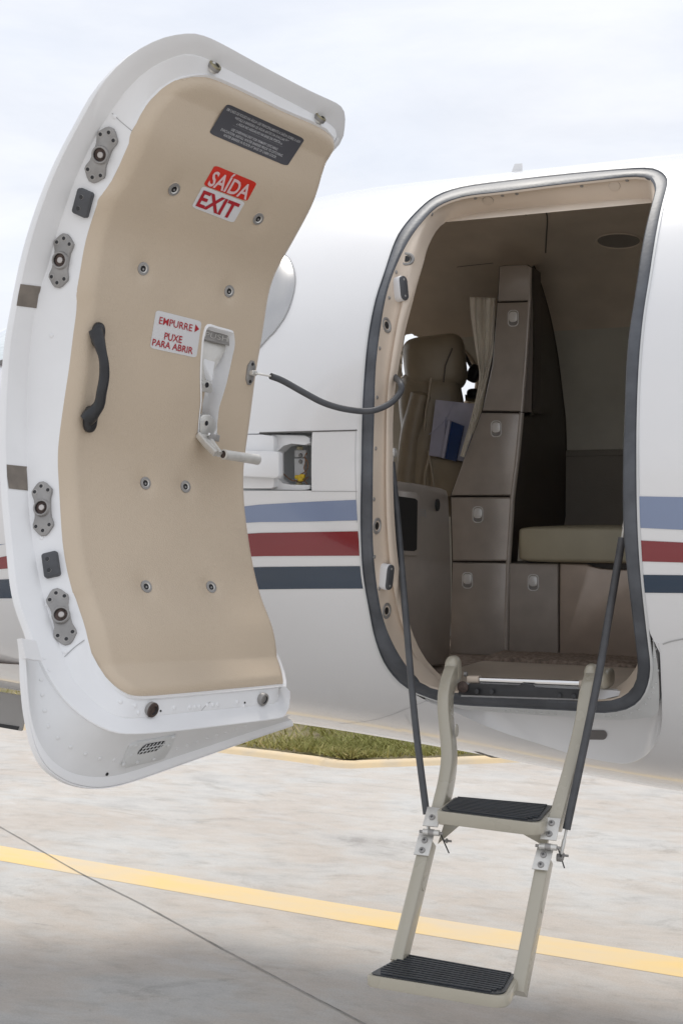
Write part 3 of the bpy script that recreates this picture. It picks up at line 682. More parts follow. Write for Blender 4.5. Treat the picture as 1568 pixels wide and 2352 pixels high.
sk.grid([mid(c1, c2, 0.02), mid(c1, c2, .5, .002), mid(c1, c2, .86, .001), mid(c1, c2, .88, -.002), mid(c1, c2, .90, .0), mid(c1, c2, 1), mid(c1, c2, 1, -.012), mid(c1, c2, .5, -.014), mid(c0, c1, .3, -.02), mid(c0, c1, 0, -.012)], M['paint2'])
q = [dplane(*p, 1, SKY_+.012) for p in pts('50,1466 84,1472 92,1500 98,1518 60,1512')]
sk.prism([dl(p) for p in q], DM@Vector((0, -.014, 0)), M['paint2'], .003)
skirt = sk.build('lower_fairing', door, ang=40); skb = bvh(skirt)
# vent grille on the skirt
vp = pts('297,1711 385,1697 400,1689 372,1742 284,1759 271,1748'); vp = pts('296,1711 313,1702 402,1687 392,1712 376,1738 365,1742 286,1760 280,1752')
s = MB(); q = []
for p in vp:
    l, nn = hit(*p, skb); q.append(l)
nn = hit(340, 1722, skb)[1]; ctr = sum(q, Vector())/len(q); ex_ = (hit(380, 1712, skb)[0]-hit(305, 1728, skb)[0]).normalized()
s.loft([[p-nn*.002 for p in q], [p+nn*.004 for p in q], [p+(ctr-p)*.03+nn*.0045 for p in q]], M['paint_grey'], cap1=True)
hole_c = hit(345, 1712, skb)[0]+nn*.0052; ey_ = nn.cross(ex_)
s.disc(hole_c-nn*.0003, nn, [(.0275, 0), (.0275, .0005)], M['dark_hole'], 24, ax=ex_, sx=1.25) if False else None
def stad(hw, hh, r, k=6):
    o = []
    for sx, sy, a0 in ((1, 1, 0), (-1, 1, 90), (-1, -1, 180), (1, -1, 270)):
        for j in range(k+1): an = radians(a0+90*j/k); o.append((sx*(hw-r)+r*cos(an), sy*(hh-r)+r*sin(an)))
    return o
sl = [hole_c+ex_*(x+y*.28)+ey_*y for x, y in stad(.027, .0125, .009)]
s.loft([sl, [p+nn*.0004 for p in sl]], M['dark_hole'], cap1=True)
for i in range(6):
    x = -.022+i*.0088; s.tube([hole_c+ex_*(x-.0035)+ey_*-.0125+nn*.001, hole_c+ex_*(x+.0035)+ey_*.0125+nn*.001], .0008, M['paint_grey'], 6)
for y in (-.004, .0045): s.tube([hole_c+ex_*(-.026+y*.28)+ey_*y+nn*.0014, hole_c+ex_*(.026+y*.28)+ey_*y+nn*.0014], .0008, M['paint_grey'], 6)
for p in pts('310,1708 395,1689 298,1730 384,1707 312,1747 350,1739 281,1752'):
    l, n_ = hit(*p, skb)
    if l: s.disc(l+n_*.003, n_, [(.0038, 0), (.0038, .003), (.002, .0042)], M['paint_grey'], 10)
s.build('vent_grille', door)
rivets('95,1561 98,1596 104,1632 111,1668 133,1695 163,1716 197,1732 230,1742 262,1746 407,1720 430,1713 453,1704 476,1696 498,1689 520,1682 542,1674 564,1667', skb, door, [(.0036, 0), (.0036, .0014), (.0020, .0024)], M['skirt'])
rivets('102,1511 114,1538 147,1660 200,1800', db, door, [(.0035, 0), (.0035, .001), (.002, .0015)], M['paint2'])
s = MB(); l, n_ = hit(246, 1778, skb); s.disc(l, n_, [(.003, 0), (.003, .0012)], M['dark_hole'], 10)
s.build('drain_hole', door)
# joints and lines on the pan
def on_line(px, tr, wd, m, name, parent, off=.0008):
    q = []
    for p in smooth_loop(pts(px), 5, False):
        l, n_ = hit(p[0], p[1], tr)
        if l is not None: q.append((l+n_*off, n_))
    s = MB(); a = []; b = []
    for i, (p, n_) in enumerate(q):
        t = (q[min(i+1, len(q)-1)][0]-q[max(i-1, 0)][0]).normalized(); sd = t.cross(n_)*wd/2; a.append(p+sd); b.append(p-sd)
    s.grid([a, b], m); return s.build(name, parent)
on_line('258,260 280,281 304,301', db, .0015, M['softline'], 'pan_joint', door)
on_line('195,1470 172,1487 149,1509', db, .0018, M['softline'], 'pan_joint', door)
on_line('182,1372 181,1376 175,1379', db, .001, M['softline'], 'pan_joint', door)
on_line('462,1632 475,1618 483,1612', db, .0012, M['softline'], 'pan_joint', door)
rivets('119,771 98,1180 96,1235 205,1463 150,1497 263,268 311,1621 318,1637 400,1626 436,1625 448,1624 458,1623 476,1620 489,1619 500,1618 545,1612 637,1598 277,1612 560,1622 110,1388', db, door, [(.0045, 0), (.0042, .0015), (.002, .0028)], M['paint2'])
rivets('369,1633 562,1614', db, door, [(.002, 0), (.002, .001)], M['dark_hole'], 'drain_hole', 0)
# brown protective tape on the flange
for px in ('47,652 95,658 90,682 86,708 38,702 42,676', '14,1067 63,1072 65,1099 66,1127 19,1122 15,1094'):
    P = pts(px); s = MB()
    def bl4(a, b): # grid over left column (5->3) and right column (1->..)
        Lc = [P[0], P[5], P[4]]; Rc = [P[1], P[2], P[3]]
        k = b*2; i = min(int(k), 1); f = k-i
        l_ = lerp2(Lc[i], Lc[i+1], f); r_ = lerp2(Rc[i], Rc[i+1], f); return lerp2(l_, r_, a)
    gg = []
    for i in range(9):
        row = []
        for j in range(7):
            q = bl4(.03+.95*j/6, i/8); l, n_ = hit(*q, db)
            if l is None: l, n_ = hit(q[0]+3, q[1], db)
            row.append(l+n_*.0012)
        gg.append(row)
    s.grid(gg, M['tape']); s.build('tape_patch', door)
# latch plates
def frame_at(u, v, tr, du, dv, h=0):
    l, n_ = hit(u, v, tr); l2, _ = hit(u+du, v+dv, tr); y = (l2-l); y = (y-n_*y.dot(n_)).normalized(); x = y.cross(n_)
    return l+n_*h, x, y, n_
def fpoly(F, P, h=0): return [F[0]+F[1]*x+F[2]*y+F[3]*h for x, y in P]
LP = [(235, 356, 8, -22, 255, 292, 214, 420), (144, 599, 3, -22, 158, 538, 131, 661), (101, 1168, -1, -24, 98, 1107, 104, 1231), (142, 1416, -5, -22, 130, 1352, 154, 1482)]
for u, v, du, dv, tu, tv, bu, bv in LP:
    F = frame_at(u, v, db, du, dv, .001)
    a1 = hit(tu, tv, db)[0]; b1 = hit(bu, bv, db)[0]
    ht = max((a1-F[0]).dot(F[2]), .01); hb = -min((b1-F[0]).dot(F[2]), -.01)
    s = MB(); wdt = .0198
    hp_ = [(.22, 1.0), (.5, .92), (1.0, .68), (1.0, .56), (.80, .33), (.76, 0)]
    out_ = [(a*wdt, b*ht) for a, b in hp_]+[(a*wdt, -b*hb) for a, b in reversed(hp_[:-1])]; out_ = out_+[(-a, b) for a, b in reversed(out_)]
    P = fpoly(F, out_); s.prism([p-F[3]*.003 for p in P], F[3]*.0085, M['steel'], .0015)
    nn = F[3]; c = F[0]+nn*.005
    s.disc(c, nn, [(.0165, 0), (.0160, .004), (.0145, .006), (.0125, .006), (.0115, .004), (.0115, -.003)], M['steel'], 24, mats=[M['steel'], M['steel'], M['steel'], M['steel'], M['dark_hole']])
    s.disc(c+nn*.0005, nn, [(.0112, 0), (.0112, .0008)], M['rusty'], 20); s.disc(c+F[1]*.001, nn, [(.0055, 0), (.0055, .005), (.0045, .006)], M['steel2'], 16)
    for x, y in ((0, ht*.82), (wdt*.66, ht*.64), (-wdt*.66, ht*.64), (0, -hb*.82), (wdt*.66, -hb*.64), (-wdt*.66, -hb*.64)):
        q = c+F[1]*x+F[2]*y; s.disc(q, nn, [(.0052, 0), (.0048, .0012), (.0032, .0014), (.003, .0006)], M['steel'], 14, mats=[M['bright'], M['steel'], M['dark_hole']]); s.disc(q+nn*.0006, nn, [(.0022, 0), (.002, .0006)], M['black'], 8)
    s.build('latch_plate', door)
for u, v, hw, hh, du, dv in ((194, 466, .0155, .0235, 6, -22), (120, 1298, .0145, .023, -3, -22)):
    F = frame_at(u, v, db, du, dv); s = MB()
    P = fpoly(F, stad(hw, hh, .005)); s.prism([p-F[3]*.003 for p in P], F[3]*.013, M['hose'], .003)
    for y in (-.011, .010): s.disc(F[0]+F[2]*y-F[1]*.003+F[3]*.010, F[3], [(.0042, 0), (.004, .0008), (.002, .0008)], M['bright'], 14, mats=[M['bright'], M['black']])
    s.build('rubber_bumper', door)
# studs top and bottom
for u, v, mt, r, dd in ((489, 157, M['brass'], .0125, DM@Vector((0, .55, .85))), (731, 275, M['brass'], .0125, DM@Vector((0, .55, .85))), (345, 1628, M['rusty'], .0135, DM@Vector((-.1, .75, -.55))), (600, 1604, M['steel'], .0125, DM@Vector((-.1, .75, -.55)))):
    l, n_ = hit(u, v, db); s = MB(); dd = (dd+n_*.6).normalized()
    s.disc(l-dd*.004, dd, [(r*.8, 0), (r*.8, .004), (r, .0042), (r*1.02, .011), (r*.92, .0135), (r*.62, .0135), (r*.55, .011), (r*.30, .0108)], mt, 22, mats=[M['bright'], M['bright'], M['steel'], mt, mt, M['black'], mt, mt])
    s.build('roller_stud', door)
# screw cups in the panel
for u, v in pts('399,434 592,502 328,617 525,669 333,1110 425,1118 335,1348 484,1349'):
    l, n_ = hit(u, v, pb); s = MB()
    s.disc(l, n_, [(.0145, -.001), (.0135, .0006), (.0125, .0012)], M['panel'], 26)
    s.disc(l+n_*.001, n_, [(.0125, 0), (.0120, .0022), (.0075, .0026), (.0058, .0012), (.0055, .0006)], M['steel'], 24, mats=[M['steel'], M['steel'], M['bright'], M['dark_hole']])
    s.disc(l+n_*.0016, n_, [(.0042, 0), (.0042, .0005)], M['dark_hole'], 16); s.disc(l+n_*.0016-UP*.001, n_, [(.0022, 0), (.002, .0012)], M['steel'], 12)
    s.build('screw_cup', door)
# black grab handle
s = MB(); path = [(219, 757, .010), (225, 775, .016), (232, 800, .028), (239, 830, .036), (240, 865, .038), (234, 900, .037), (228, 930, .030), (212, 950, .020), (198, 966, .012)]
P = [dl(dsurf(u, v, lambda z, h=h: pdep(z, h))) for u, v, h in path]; P = [Vector(p) for p in smooth_loop([tuple(p) for p in P], 4, False)]
R_ = [lin(i/(len(P)-1), [(0, .0125), (.1, .0135), (.22, .0105), (.32, .0085), (.5, .0095), (.68, .0095), (.8, .011), (.9, .0145), (1, .013)]) for i in range(len(P))]
s.tube(P, R_, M['black'], 16)
for (u, v, r) in ((221, 768, .0150), (203, 962, .0165)):
    l, n_ = dpt(u, v); s.pillow(l+n_*.006, (r*.82, r*1.5, .011), M['black'], Matrix((n_.cross(UP).normalized(), UP.cross(n_).cross(n_).normalized()*-1, n_)).transposed(), e=.8)
s.build('grab_handle', door)
# labels with lettering --------------------------------------------------------
def text_mesh(txt, bold=.0, xs_=1.0):
    cu = bpy.data.curves.new('t', 'FONT'); cu.body = txt; cu.size = 1; cu.align_x = 'CENTER'; cu.offset = bold; cu.resolution_u = 3
    o = bpy.data.objects.new('t', cu); col.objects.link(o); dg = bpy.context.evaluated_depsgraph_get()
    me = bpy.data.meshes.new_from_object(o.evaluated_get(dg)); V = [(v.co.x, v.co.y) for v in me.vertices]; Fc = [tuple(p.vertices) for p in me.polygons]
    bpy.data.objects.remove(o); bpy.data.curves.remove(cu); bpy.data.meshes.remove(me); return V, Fc
def quad_map(Q, a, b):      # a right, b down
    t = lerp2(Q[0], Q[1], a); u = lerp2(Q[3], Q[2], a); return lerp2(t, u, b)
def put_text(s, Q, txt, x0, x1, ybase, cap, m, tr, bold=.02, off=.0016, y0cap=.0):
    V, Fc = text_mesh(txt, bold); mn, mxx = min(p[0] for p in V), max(p[0] for p in V); vs_ = []
    for x, y in V:
        a = x0+(x1-x0)*(x-mn)/(mxx-mn); b = ybase-cap*y/.70
        q = quad_map(Q, a, b); l, n_ = hit(q[0], q[1], tr); vs_.append(l+n_*off)
    s.add(vs_, Fc, m)
def label(Q, base, tr, name='label', parent=None, off=.0006, r=.08, asp=1.0, s=None, fin=True):
    s = s or MB(); per = [( .5+x, .5+y) for x, y in stad(.5, .5, r*1.0)]; rr = []
    per = [(a, b) for a, b in per]
    for f in (1, .8, .6, .4, .2, .01):
        row = []
        for a, b in per:
            q = quad_map(Q, .5+(a-.5)*f, .5+(b-.5)*f); l, n_ = hit(q[0], q[1], tr); row.append(l+n_*off)
        rr.append(row)
    s.loft(rr, base, cap1=True); return s
Q1 = pts('521.6,237.4 700,319 659,382 479.4,306'); s = label(Q1, M['dark_label'], pb, r=.07)
for i, (tx, a, b) in enumerate((('EM CASO DE POUSO NA ÁGUA USE PRINCIPALMENTE A SAÍDA SOBRE A ASA.', .03, .975), ('INSTALE A BARREIRA DE ÁGUA ANTES DA EVACUAÇÃO.', .165, .855), ('BARREIRA DE ÁGUA NO ASSOALHO NA BASE DA PORTA DA CABINE.', .07, .925))):
    put_text(s, Q1, tx, a, b, .185+i*.135, .082, M['grey_ink'], pb, .012)
for i, (tx, a, b) in enumerate((('USE OVERWING EXIT FOR PRIMARY DITCHING', .20, .79), ('EVACUATION. INSTALL WATER BARRIER PRIOR TO DITCHING.', .095, .885), ('WATER BARRIER IN FLOOR AT BASE OF CABIN DOOR.', .155, .83))):
    put_text(s, Q1, tx, a, b, .675+i*.12, .078, M['grey_ink'], pb, .012)
put_text(s, Q1, '_', .0, 1, .50, .05, M['grey_ink'], pb, -.01)
tag(s.build('ditching_label', door, ang=60), 'charcoal ditching instruction label at the top of the door')
Q2 = pts('493,379 590,419.6 567,462.6 466.6,425'); s = label(Q2, M['red_ink'], pb, r=.1); put_text(s, Q2, 'SAÍDA', .06, .955, .92, .70, M['pink_ink'], pb, .02)
tag(s.build('exit_label', door, ang=60), 'red label with pale lettering above the white exit label')
Q3 = pts('465.5,426.5 563,464 536,512 439.7,475'); s = label(Q3, M['white_label'], pb, r=.1); put_text(s, Q3, 'EXIT', .06, .92, .86, .70, M['dred_ink'], pb, .028)
tag(s.build('exit_label', door, ang=60), 'white label with dark red lettering')
Q4 = pts('358.4,711.7 463,738 451,822 344,799'); s = label(Q4, M['white_label'], pb, r=.08)
put_text(s, Q4, 'EMPURRE', .10, .82, .33, .185, M['dred_ink'], pb, .006); put_text(s, Q4, 'PUXE', .26, .64, .70, .185, M['dred_ink'], pb, .012); put_text(s, Q4, 'PARA ABRIR', .03, .90, .92, .175, M['dred_ink'], pb, .012)
tri = []
for a, b in ((.875, .12), (.965, .225), (.875, .33)):
    q = quad_map(Q4, a, b); l, n_ = hit(*q, pb); tri.append(l+n_*.0016)
s.add(tri, [(0, 1, 2)], M['dred_ink']); s.build('instruction_label', door, ang=60)
# release handle in its recess
s = MB(); n0 = dpt(500, 780)[1]
def rec(u, v, dd): l, n_ = dpt(u, v); return dl(dsurf(u, v, lambda z: pdep(z, dd)))
q = [rec(*p, -.012) for p in pts('462,752 537,770 534,796 458,777')]; s.prism([p-n0*.004 for p in q], n0*.005, M['steel'], .001)
q = [rec(*p, -.022) for p in pts('466,776 523,790 518,803 508,825 493,850 485,868 482,888 470,888 460,862')]; s.prism([p-n0*.006 for p in q], n0*.006, M['bright'], .0015)
q = [rec(*p, -.012) for p in pts('455,868 470,880 478,874 486,882 489,899 483,903 455,897')]; s.prism([p-n0*.01 for p in q], n0*.012, M['bright'], .002)
l = rec(474, 884, -.001); s.disc(l, n0, [(.006, 0), (.0055, .002), (.002, .002)], M['steel'], 16, mats=[M['bright'], M['black']])
QP = pts('470,757 529,771 528,790 464,775')
V, Fc = text_mesh('PUSH', .0); mn, mxx = min(p[0] for p in V), max(p[0] for p in V)
s.add([(lambda q: rec(q[0], q[1], -.0095))(quad_map(QP, .08+.84*(x-mn)/(mxx-mn), .80-.62*y/.7)) for x, y in V], Fc, M['bright'])
s.build('release_flap', door, ang=40)
s = MB(); n0 = dpt(480, 985)[1]; hp = lambda u, v, h: dl(dsurf(u, v, lambda z: pdep(z, h)))
q = [hp(*p, -.006) for p in pts('457,958 462,952 478,952 489,962 493,985 500,1003 494,1010 470,1008 455,1000')]; s.prism([p-n0*.012 for p in q], n0*.018, M['bright'], .003)
A1 = hp(466, 1000, .004); A2 = hp(500, 1043, .052); tA = (A2-A1).normalized()
sid = DM@Vector((1, 0, 0))
for dx, w_ in ((.013, .009), (-.013, .009)):
    s.bar([A1+sid*dx, (A1+A2)/2+sid*dx*.8-n0*.002, A2+sid*dx*.45], sid, w_, .013, M['bright'], .3)
s.bar([A1.lerp(A2, .05)-n0*.003, A2-n0*.002], sid, [.030, .022], .010, M['bright'], .3)
s.bar([hp(478, 1003, .016), hp(502, 1007, .020)], n0, .007, .013, M['steel'], .2)
for p in ((480, 998), (492, 1001)): s.pillow(hp(*p, .018), (.004, .004, .004), M['chrome'], e=1, nu=12, nv=8)
l = hp(473, 972, .013); s.disc(l, n0, [(.0055, 0), (.005, .002), (.002, .002)], M['steel'], 16, mats=[M['bright'], M['black']])
g1 = hp(515, 1044, .058); g2 = hp(592, 1056, .062)
s.tube([g1, g1.lerp(g2, .3), g1.lerp(g2, .8), g2], [.0102, .0100, .0100, .0105], M['bright'], 20); dd = (g1-g2).normalized(); s.disc(g1, dd, [(.0102, 0), (.0106, .002), (.0075, .003), (.0068, -.002)], M['bright'], 20, mats=[M['bright'], M['bright'], M['dark_hole']]); s.disc(g1+dd*.0008, dd, [(.0068, 0), (.0068, .0006)], M['rusty'], 16)
s.build('release_lever', door, ang=45)
# strap bracket on the panel
F = frame_at(574, 856, pb, 3, -20); s = MB(); P = fpoly(F, [(-.004, .025), (.004, .025), (.011, .014), (.011, -.014), (.004, -.025), (-.004, -.025), (-.011, -.014), (-.011, .014)]); s.prism(P, F[3]*.004, M['steel'], .001)
for y in (-.018, .018): s.disc(F[0]+F[2]*y+F[3]*.004, F[3], [(.0035, 0), (.003, .0015)], M['black'], 12)
s.box(F[0]+F[3]*.009, (.016, .011, .012), M['bright'], Matrix((F[1], F[2], F[3])).transposed(), .003)
s.build('strap_bracket', door)
# goose-neck hinge from pocket to door
s = MB(); yh = -1.0
def hb(px, y, dy, m, bev=.004): q = [aty(*p, y) for p in pts(px)]; s.prism(q, Vector((0, dy, 0)), m, 0) if bev == 0 else s.prism([p+Vector((0, abs(dy), 0)) for p in q], Vector((0, -abs(dy), 0)), m, bev)
hb('500,998 600,998 626,1001 629,1010 629,1118 622,1122 500,1122', -.975, .05, M['paint2'], .002)
hb('480,1033 632,1037 640,1040 640,1092 634,1098 480,1090', -1.0, .02, M['paint2'], .002)
hb('622,998 700,1000 711,1006 712,1018 700,1022 668,1019 650,1024 638,1036 622,1045', -.955, .04, M['paint2'], .0015)
hb('622,1090 636,1098 648,1110 668,1114 712,1114 712,1123 700,1126 622,1125', -.955, .04, M['paint2'], .0015)
hb('676,1034 702,1034 702,1050 676,1050', -.90, .004, M['paint2'], .001); hb('676,1053 700,1053 698,1110 676,1106', -.90, .004, M['paint2'], .001)
s.build('hinge_arm', door, ang=40)
s = MB()
for px in ('705,1040 700,1048 702,1060 698,1075 703,1088 696,1098 706,1112', '698,1050 707,1062 704,1080 690,1090', '640,1075 655,1092 672,1104 690,1103', '708,1095 700,1102 688,1108 676,1102'):
    s.tube([Vector(p) for p in smooth_loop([tuple(aty(*p, -.925)) for p in pts(px)], 4, False)], .0014, M['wire'], 6)
for u, v in ((684, 1096), (694, 1094), (690, 1101)): s.pillow(aty(u, v, -.93), (.007, .005, .005), M['yellow'], e=.6, nu=10, nv=8)
for u, v in ((689, 1029), (687, 1112)): s.disc(aty(u, v, -.93)-UP*.004, UP, [(.008, 0), (.008, .006), (.005, .008)], M['brass'], 6)
for u, v in ((690, 1046), (690, 1060)): s.disc(aty(u, v, -.905), Vector((0, -1, 0)), [(.005, 0), (.004, .003)], M['steel'], 12)
s.build('wiring', jet)

# ================================================================== frame fittings
rivets('991,492 1091,455 1153,449 1186,445 1335,427 1439,414 909,625 893,684 871,800 865,913 862,1030 858,1147 859,1279 870,1352 933,1538', jb, jet, [(.0045, 0), (.0042, .0022), (.002, .0036)], M['steel'], 'frame_screw', n=12)
for p in pts('1120,461 1410,427'):
    l, n_ = hit(*p, jb); s = MB(); s.disc(l, n_, [(.0135, 0), (.013, .0015), (.0115, .0018)], M['ramp'], 26, mats=[M['tape'], M['ramp']]); s.build('frame_plug', jet)
for p in pts('933,595 887,747 865,1208 887,1403'):
    l, n_ = hit(*p, jb); s = MB(); s.disc(l-n_*.001, n_, [(.0185, 0), (.018, .003), (.014, .0038), (.011, .001), (.009, -.0)], M['steel'], 24, mats=[M['steel'], M['steel'], M['steel'], M['dark_hole']]); s.disc(l+n_*.0006, n_, [(.0085, 0), (.0085, .0005)], M['dark_hole'], 16)
    s.build('latch_socket', jet)
for u, v in ((922, 666), (888, 1323)):
    l, n_ = hit(u-10, v, jb); F = (l, n_.cross(UP).normalized(), UP.copy(), n_); F = (l, F[1], n_.cross(F[1]).normalized(), n_)
    s = MB(); P = fpoly(F, stad(.013, .029, .012)); s.prism([p-n_*.004 for p in P], n_*.022, M['white_label'], .002)
    P = fpoly(F, stad(.0125, .028, .0115), .018); s.prism(P, n_*.004, M['hose'], .002)
    for y in (-.019, .019): s.disc(l+F[2]*y+n_*.022, n_, [(.003, 0), (.002, .001)], M['steel'], 10)
    s.build('door_stop', jet)
# sill: white plate, black strip, bright strip, beige ramp -> all real pieces
def quadp(px, ys, ext_, m, name, bev=.0015, s=None):
    s = s or MB(); P = [aty(u, v, y) for (u, v), y in zip(pts(px), ys)]; s.prism(P, ext_, m, bev); return s
SY = -.80
sl_ = MB()
quadp('1060,1572 1072,1566 1345,1580 1430,1588 1420,1598 1385,1606 1345,1609 1058,1600', [-.755, -.74, -.74, -.735, -.745, -.755, -.76, -.76], Vector((0, .03, -.0)), M['white_label'], '', s=sl_)
sl_.disc(aty(1062, 1578, -.775), Vector((.3, -1, 0)), [(.013, 0), (.012, .004), (.006, .006)], M['rusty'], 18); sl_.build('sill_plate', jet)
s = MB(); q = [aty(*p, -.772) for p in pts('1068,1577 1078,1570 1190,1575 1197,1570 1220,1572 1226,1579 1345,1585 1345,1606 1050,1596 1055,1580')]; s.prism([p+Vector((0, .008, 0)) for p in q], Vector((0, -.008, 0)), M['black'], .0015)
for p in pts('1094,1588 1128,1589 1283,1598 1317,1600'):
    s.disc(aty(*p, -.780), Vector((0, -1, .2)), [(.0055, 0), (.005, .002), (.002, .0025)], M['black'], 14)
s.build('sill_strip', jet)
s = MB(); s.bar([aty(1102, 1561, -.755), aty(1330, 1570, -.755)], UP, .012, .012, M['chrome'], .3); s.bar([aty(1075, 1560, -.75), aty(1101, 1560, -.75)], UP, .016, .02, M['ramp'], .3); s.bar([aty(1330, 1570, -.75), aty(1350, 1572, -.75)], UP, .016, .02, M['ramp'], .3)
s.build('sill_bar', jet)
zf = CAMP.z-.423
s = MB(); s.grid([[Vector((x, y, z)) for x in (-1.10, -.9, -.7, -.505)] for y, z in ((-.692, zf-.004), (-.69, zf+.012), (-.68, zf+.017), (-.65, zf+.014), (-.10, zf+.008), (-.055, zf+.006), (-.05, zf-.01))], M['ramp']); s.build('sill_trim', jet)

# ================================================================== CABIN SHELL
AI, BI = .912, .763
def inn(x, t, k=1.0, off=0): return Vector((x, -(AI*k+off)*cos(t), HC+(BI*k+off)*sin(t)))
def kx(x): return smt(x, TA) if x < -1.35 else 1
def innz(x, t, off=0):
    a, b = ab(x, sin(t) >= 0); return Vector((x, -(a-.060+off)*cos(t), HC+(b-.060+off)*sin(t)))
xl = [-2.55+.05*i for i in range(24)]+[-1.35+.06*i for i in range(30)]+[.5, .8, 1.2, 1.6]
tl_ = [.98+.06*i for i in range(72)]
TS = 2.32      # headliner / sidewall joint on the far side
bx = [(far_wall(*p, AI, BI)) for p in WIN]
bq = [(p.x, p.z) for p in bx]
def inpoly(p, poly):
    c = False; n = len(poly)
    for i in range(n):
        (ax, ay), (bx_, by) = poly[i], poly[(i+1) % n]
        if (ay > p[1]) != (by > p[1]) and p[0] < (bx_-ax)*(p[1]-ay)/(by-ay)+ax: c = not c
    return c
def fw(u, v, k=0):   # far/upper lining under a pixel
    d = ray(u, v); a, b = A0-.060, B0-.060
    A = (d.y/a)**2+(d.z/b)**2; B = 2*(CAMP.y*d.y/a**2+(CAMP.z-HC)*d.z/b**2); C = (CAMP.y/a)**2+((CAMP.z-HC)/b)**2-1
    p = CAMP+d*((-B+sqrt(max(B*B-4*A*C, 0)))/(2*A)); n_ = -Vector((0, p.y/a**2, (p.z-HC)/b**2)).normalized(); return p+n_*k, n_
def winhole(c):
    if c.y < 0 and PX0-.03 < c.x < PX1+.03 and HPZ[0]-.03 < c.z < HPZ[1]+.03: return True
    if c.y > 0 and -2.5 < c.x < -1.78 and HC+.15 < c.z: return True  # lining cut to match the oversize opening that lets light in
    for xw in (WXF if c.y > 0 else WXN):
        if (abs(c.x-xw)/.155)**3+(abs(c.z-HC-.27)/.205)**3 < 1: return True
    return False
def shell(t0, t1, nt_, m, name, cut_=True, x0=-2.6, x1=1.6, fine=True):
    s = MB(); X = []; x = x0
    while x < x1: X.append(x); x += (.01 if -1.75 < x < -1.15 else .05)
    X.append(x1); T = [t0+(t1-t0)*i/nt_ for i in range(nt_+1)]
    V = [[innz(x, t) for t in T] for x in X]; idx = {}; vs = []; fs = []
    def g_(i, j):
        if (i, j) not in idx: idx[(i, j)] = len(vs); vs.append(V[i][j])
        return idx[(i, j)]
    for i in range(len(X)-1):
        for j in range(nt_):
            c = (V[i][j]+V[i+1][j+1])/2
            if cut_ and c.y > 0 and inpoly((c.x, c.z), bq): continue
            if winhole(c): continue
            fs.append([g_(i, j), g_(i+1, j), g_(i+1, j+1), g_(i, j+1)])
    s.add(vs, fs, m); return s.build(name, jet, ang=70)
shell(.93, 2.42, 110, M['liner'], 'headliner'); wall_o = shell(2.42, 3.85, 90, M['wall'], 'sidewall')
s = MB(); xx = [-1.10+.06*i for i in range(44)]
s.grid([[innz(x, t, o) for x in xx] for t, o in ((2.985, .0), (2.99, -.012), (3.01, -.014), (3.015, -.011), (3.3, -.012), (3.9, -.012))], M['wains']); s.build('lower_sidewall', jet)
s = MB(); q = [(lambda r_: r_[0]+r_[1]*.004)(fw(*p)) for p in smooth_loop(WIN, 4)]; q.append(q[0]); s.tube(q, .0085, M['liner'], 8); s.build('window_frame', jet)
# near-side lining, fore and aft of the doorway
M['pale'] = mat('ivory_trim', (.62, .56, .47), .7, var=.04, bump=.2, bscale=200)
shell(-.95, .93, 30, M['pale'], 'side_lining', True, -2.6, -1.19); shell(-.95, .93, 50, M['pale'], 'side_lining', True, -.44, 1.6)
gw = bpy.data.materials.new('window_pane_glass'); gw.use_nodes = True; n_t = gw.node_tree
tr_ = n_t.nodes.new('ShaderNodeBsdfTransparent'); gl_ = n_t.nodes.new('ShaderNodeBsdfGlossy'); gl_.inputs['Roughness'].default_value = .02; ms_ = n_t.nodes.new('ShaderNodeMixShader'); fr_n = n_t.nodes.new('ShaderNodeFresnel')
n_t.links.new(fr_n.outputs[0], ms_.inputs[0]); n_t.links.new(tr_.outputs[0], ms_.inputs[1]); n_t.links.new(gl_.outputs[0], ms_.inputs[2]); n_t.links.new(ms_.outputs[0], n_t.nodes['Material Output'].inputs[0])
for sd_, WW in ((1, WXF), (-1, WXN)):
    for xw in WW:
        s = MB(); tc_ = math.asin(.27/B0); tt = [tc_-.32+.1*i for i in range(8)]; tt = [pi-t for t in tt] if sd_ > 0 else tt
        s.grid([[skin(x, t, -.012) for t in tt] for x in (xw-.18, xw, xw+.18)], gw); s.build('window_pane', jet)
        s = MB(); rr = []
        for f, o in ((1.32, .0005), (1.30, .003), (.86, .004), (.83, .001), (.82, -.02), (.82, -.066), (.84, -.072), (1.28, -.070), (1.32, -.062)):
            row = []
            for k in range(48):
                an = 2*pi*k/48; ca, sa = cos(an), sin(an); x = xw+.16*f*math.copysign(abs(ca)**.67, ca); z = .27+.21*f*math.copysign(abs(sa)**.67, sa)
                t = math.asin(max(-.97, min(.97, z/B0))); row.append(skin(x, pi-t if sd_ > 0 else t, o))
            rr.append(row)
        s.loft(rr, M['paint'], mats=[M['paint_grey']]*2+[M['paint']]+[M['pale']]*5); s.build('window_frame', jet)
s = MB(); s.grid([[Vector((x, y, zf-.001)) for x in (-2.6, -1.2, -.4, 1.6)] for y in (-.60, -.05, .80)], M['carpet'])
s.grid([[Vector((x, y+random.uniform(-.004, .004), zf+h+random.uniform(-.002, .002))) for x in [-1.1+.02*i for i in range(60)]] for y, h in ((-.045, 0), (-.04, .014), (-.02, .018), (.06, .016), (.17, .015))], M['carpet'])
s.build('cabin_floor', jet)
# rear and front closing bulkheads of the cabin shell
for x in (-2.6, 1.6):
    s = MB(); q = [innz(x, 2*pi*i/40, .01) for i in range(40)]; s.prism(q, Vector((.02 if x > 0 else -.02, 0, 0)), M['pale'])
    if x > 0: s.build('rear_bulkhead', jet)
    else:
        s.build('instrument_bulkhead', jet)
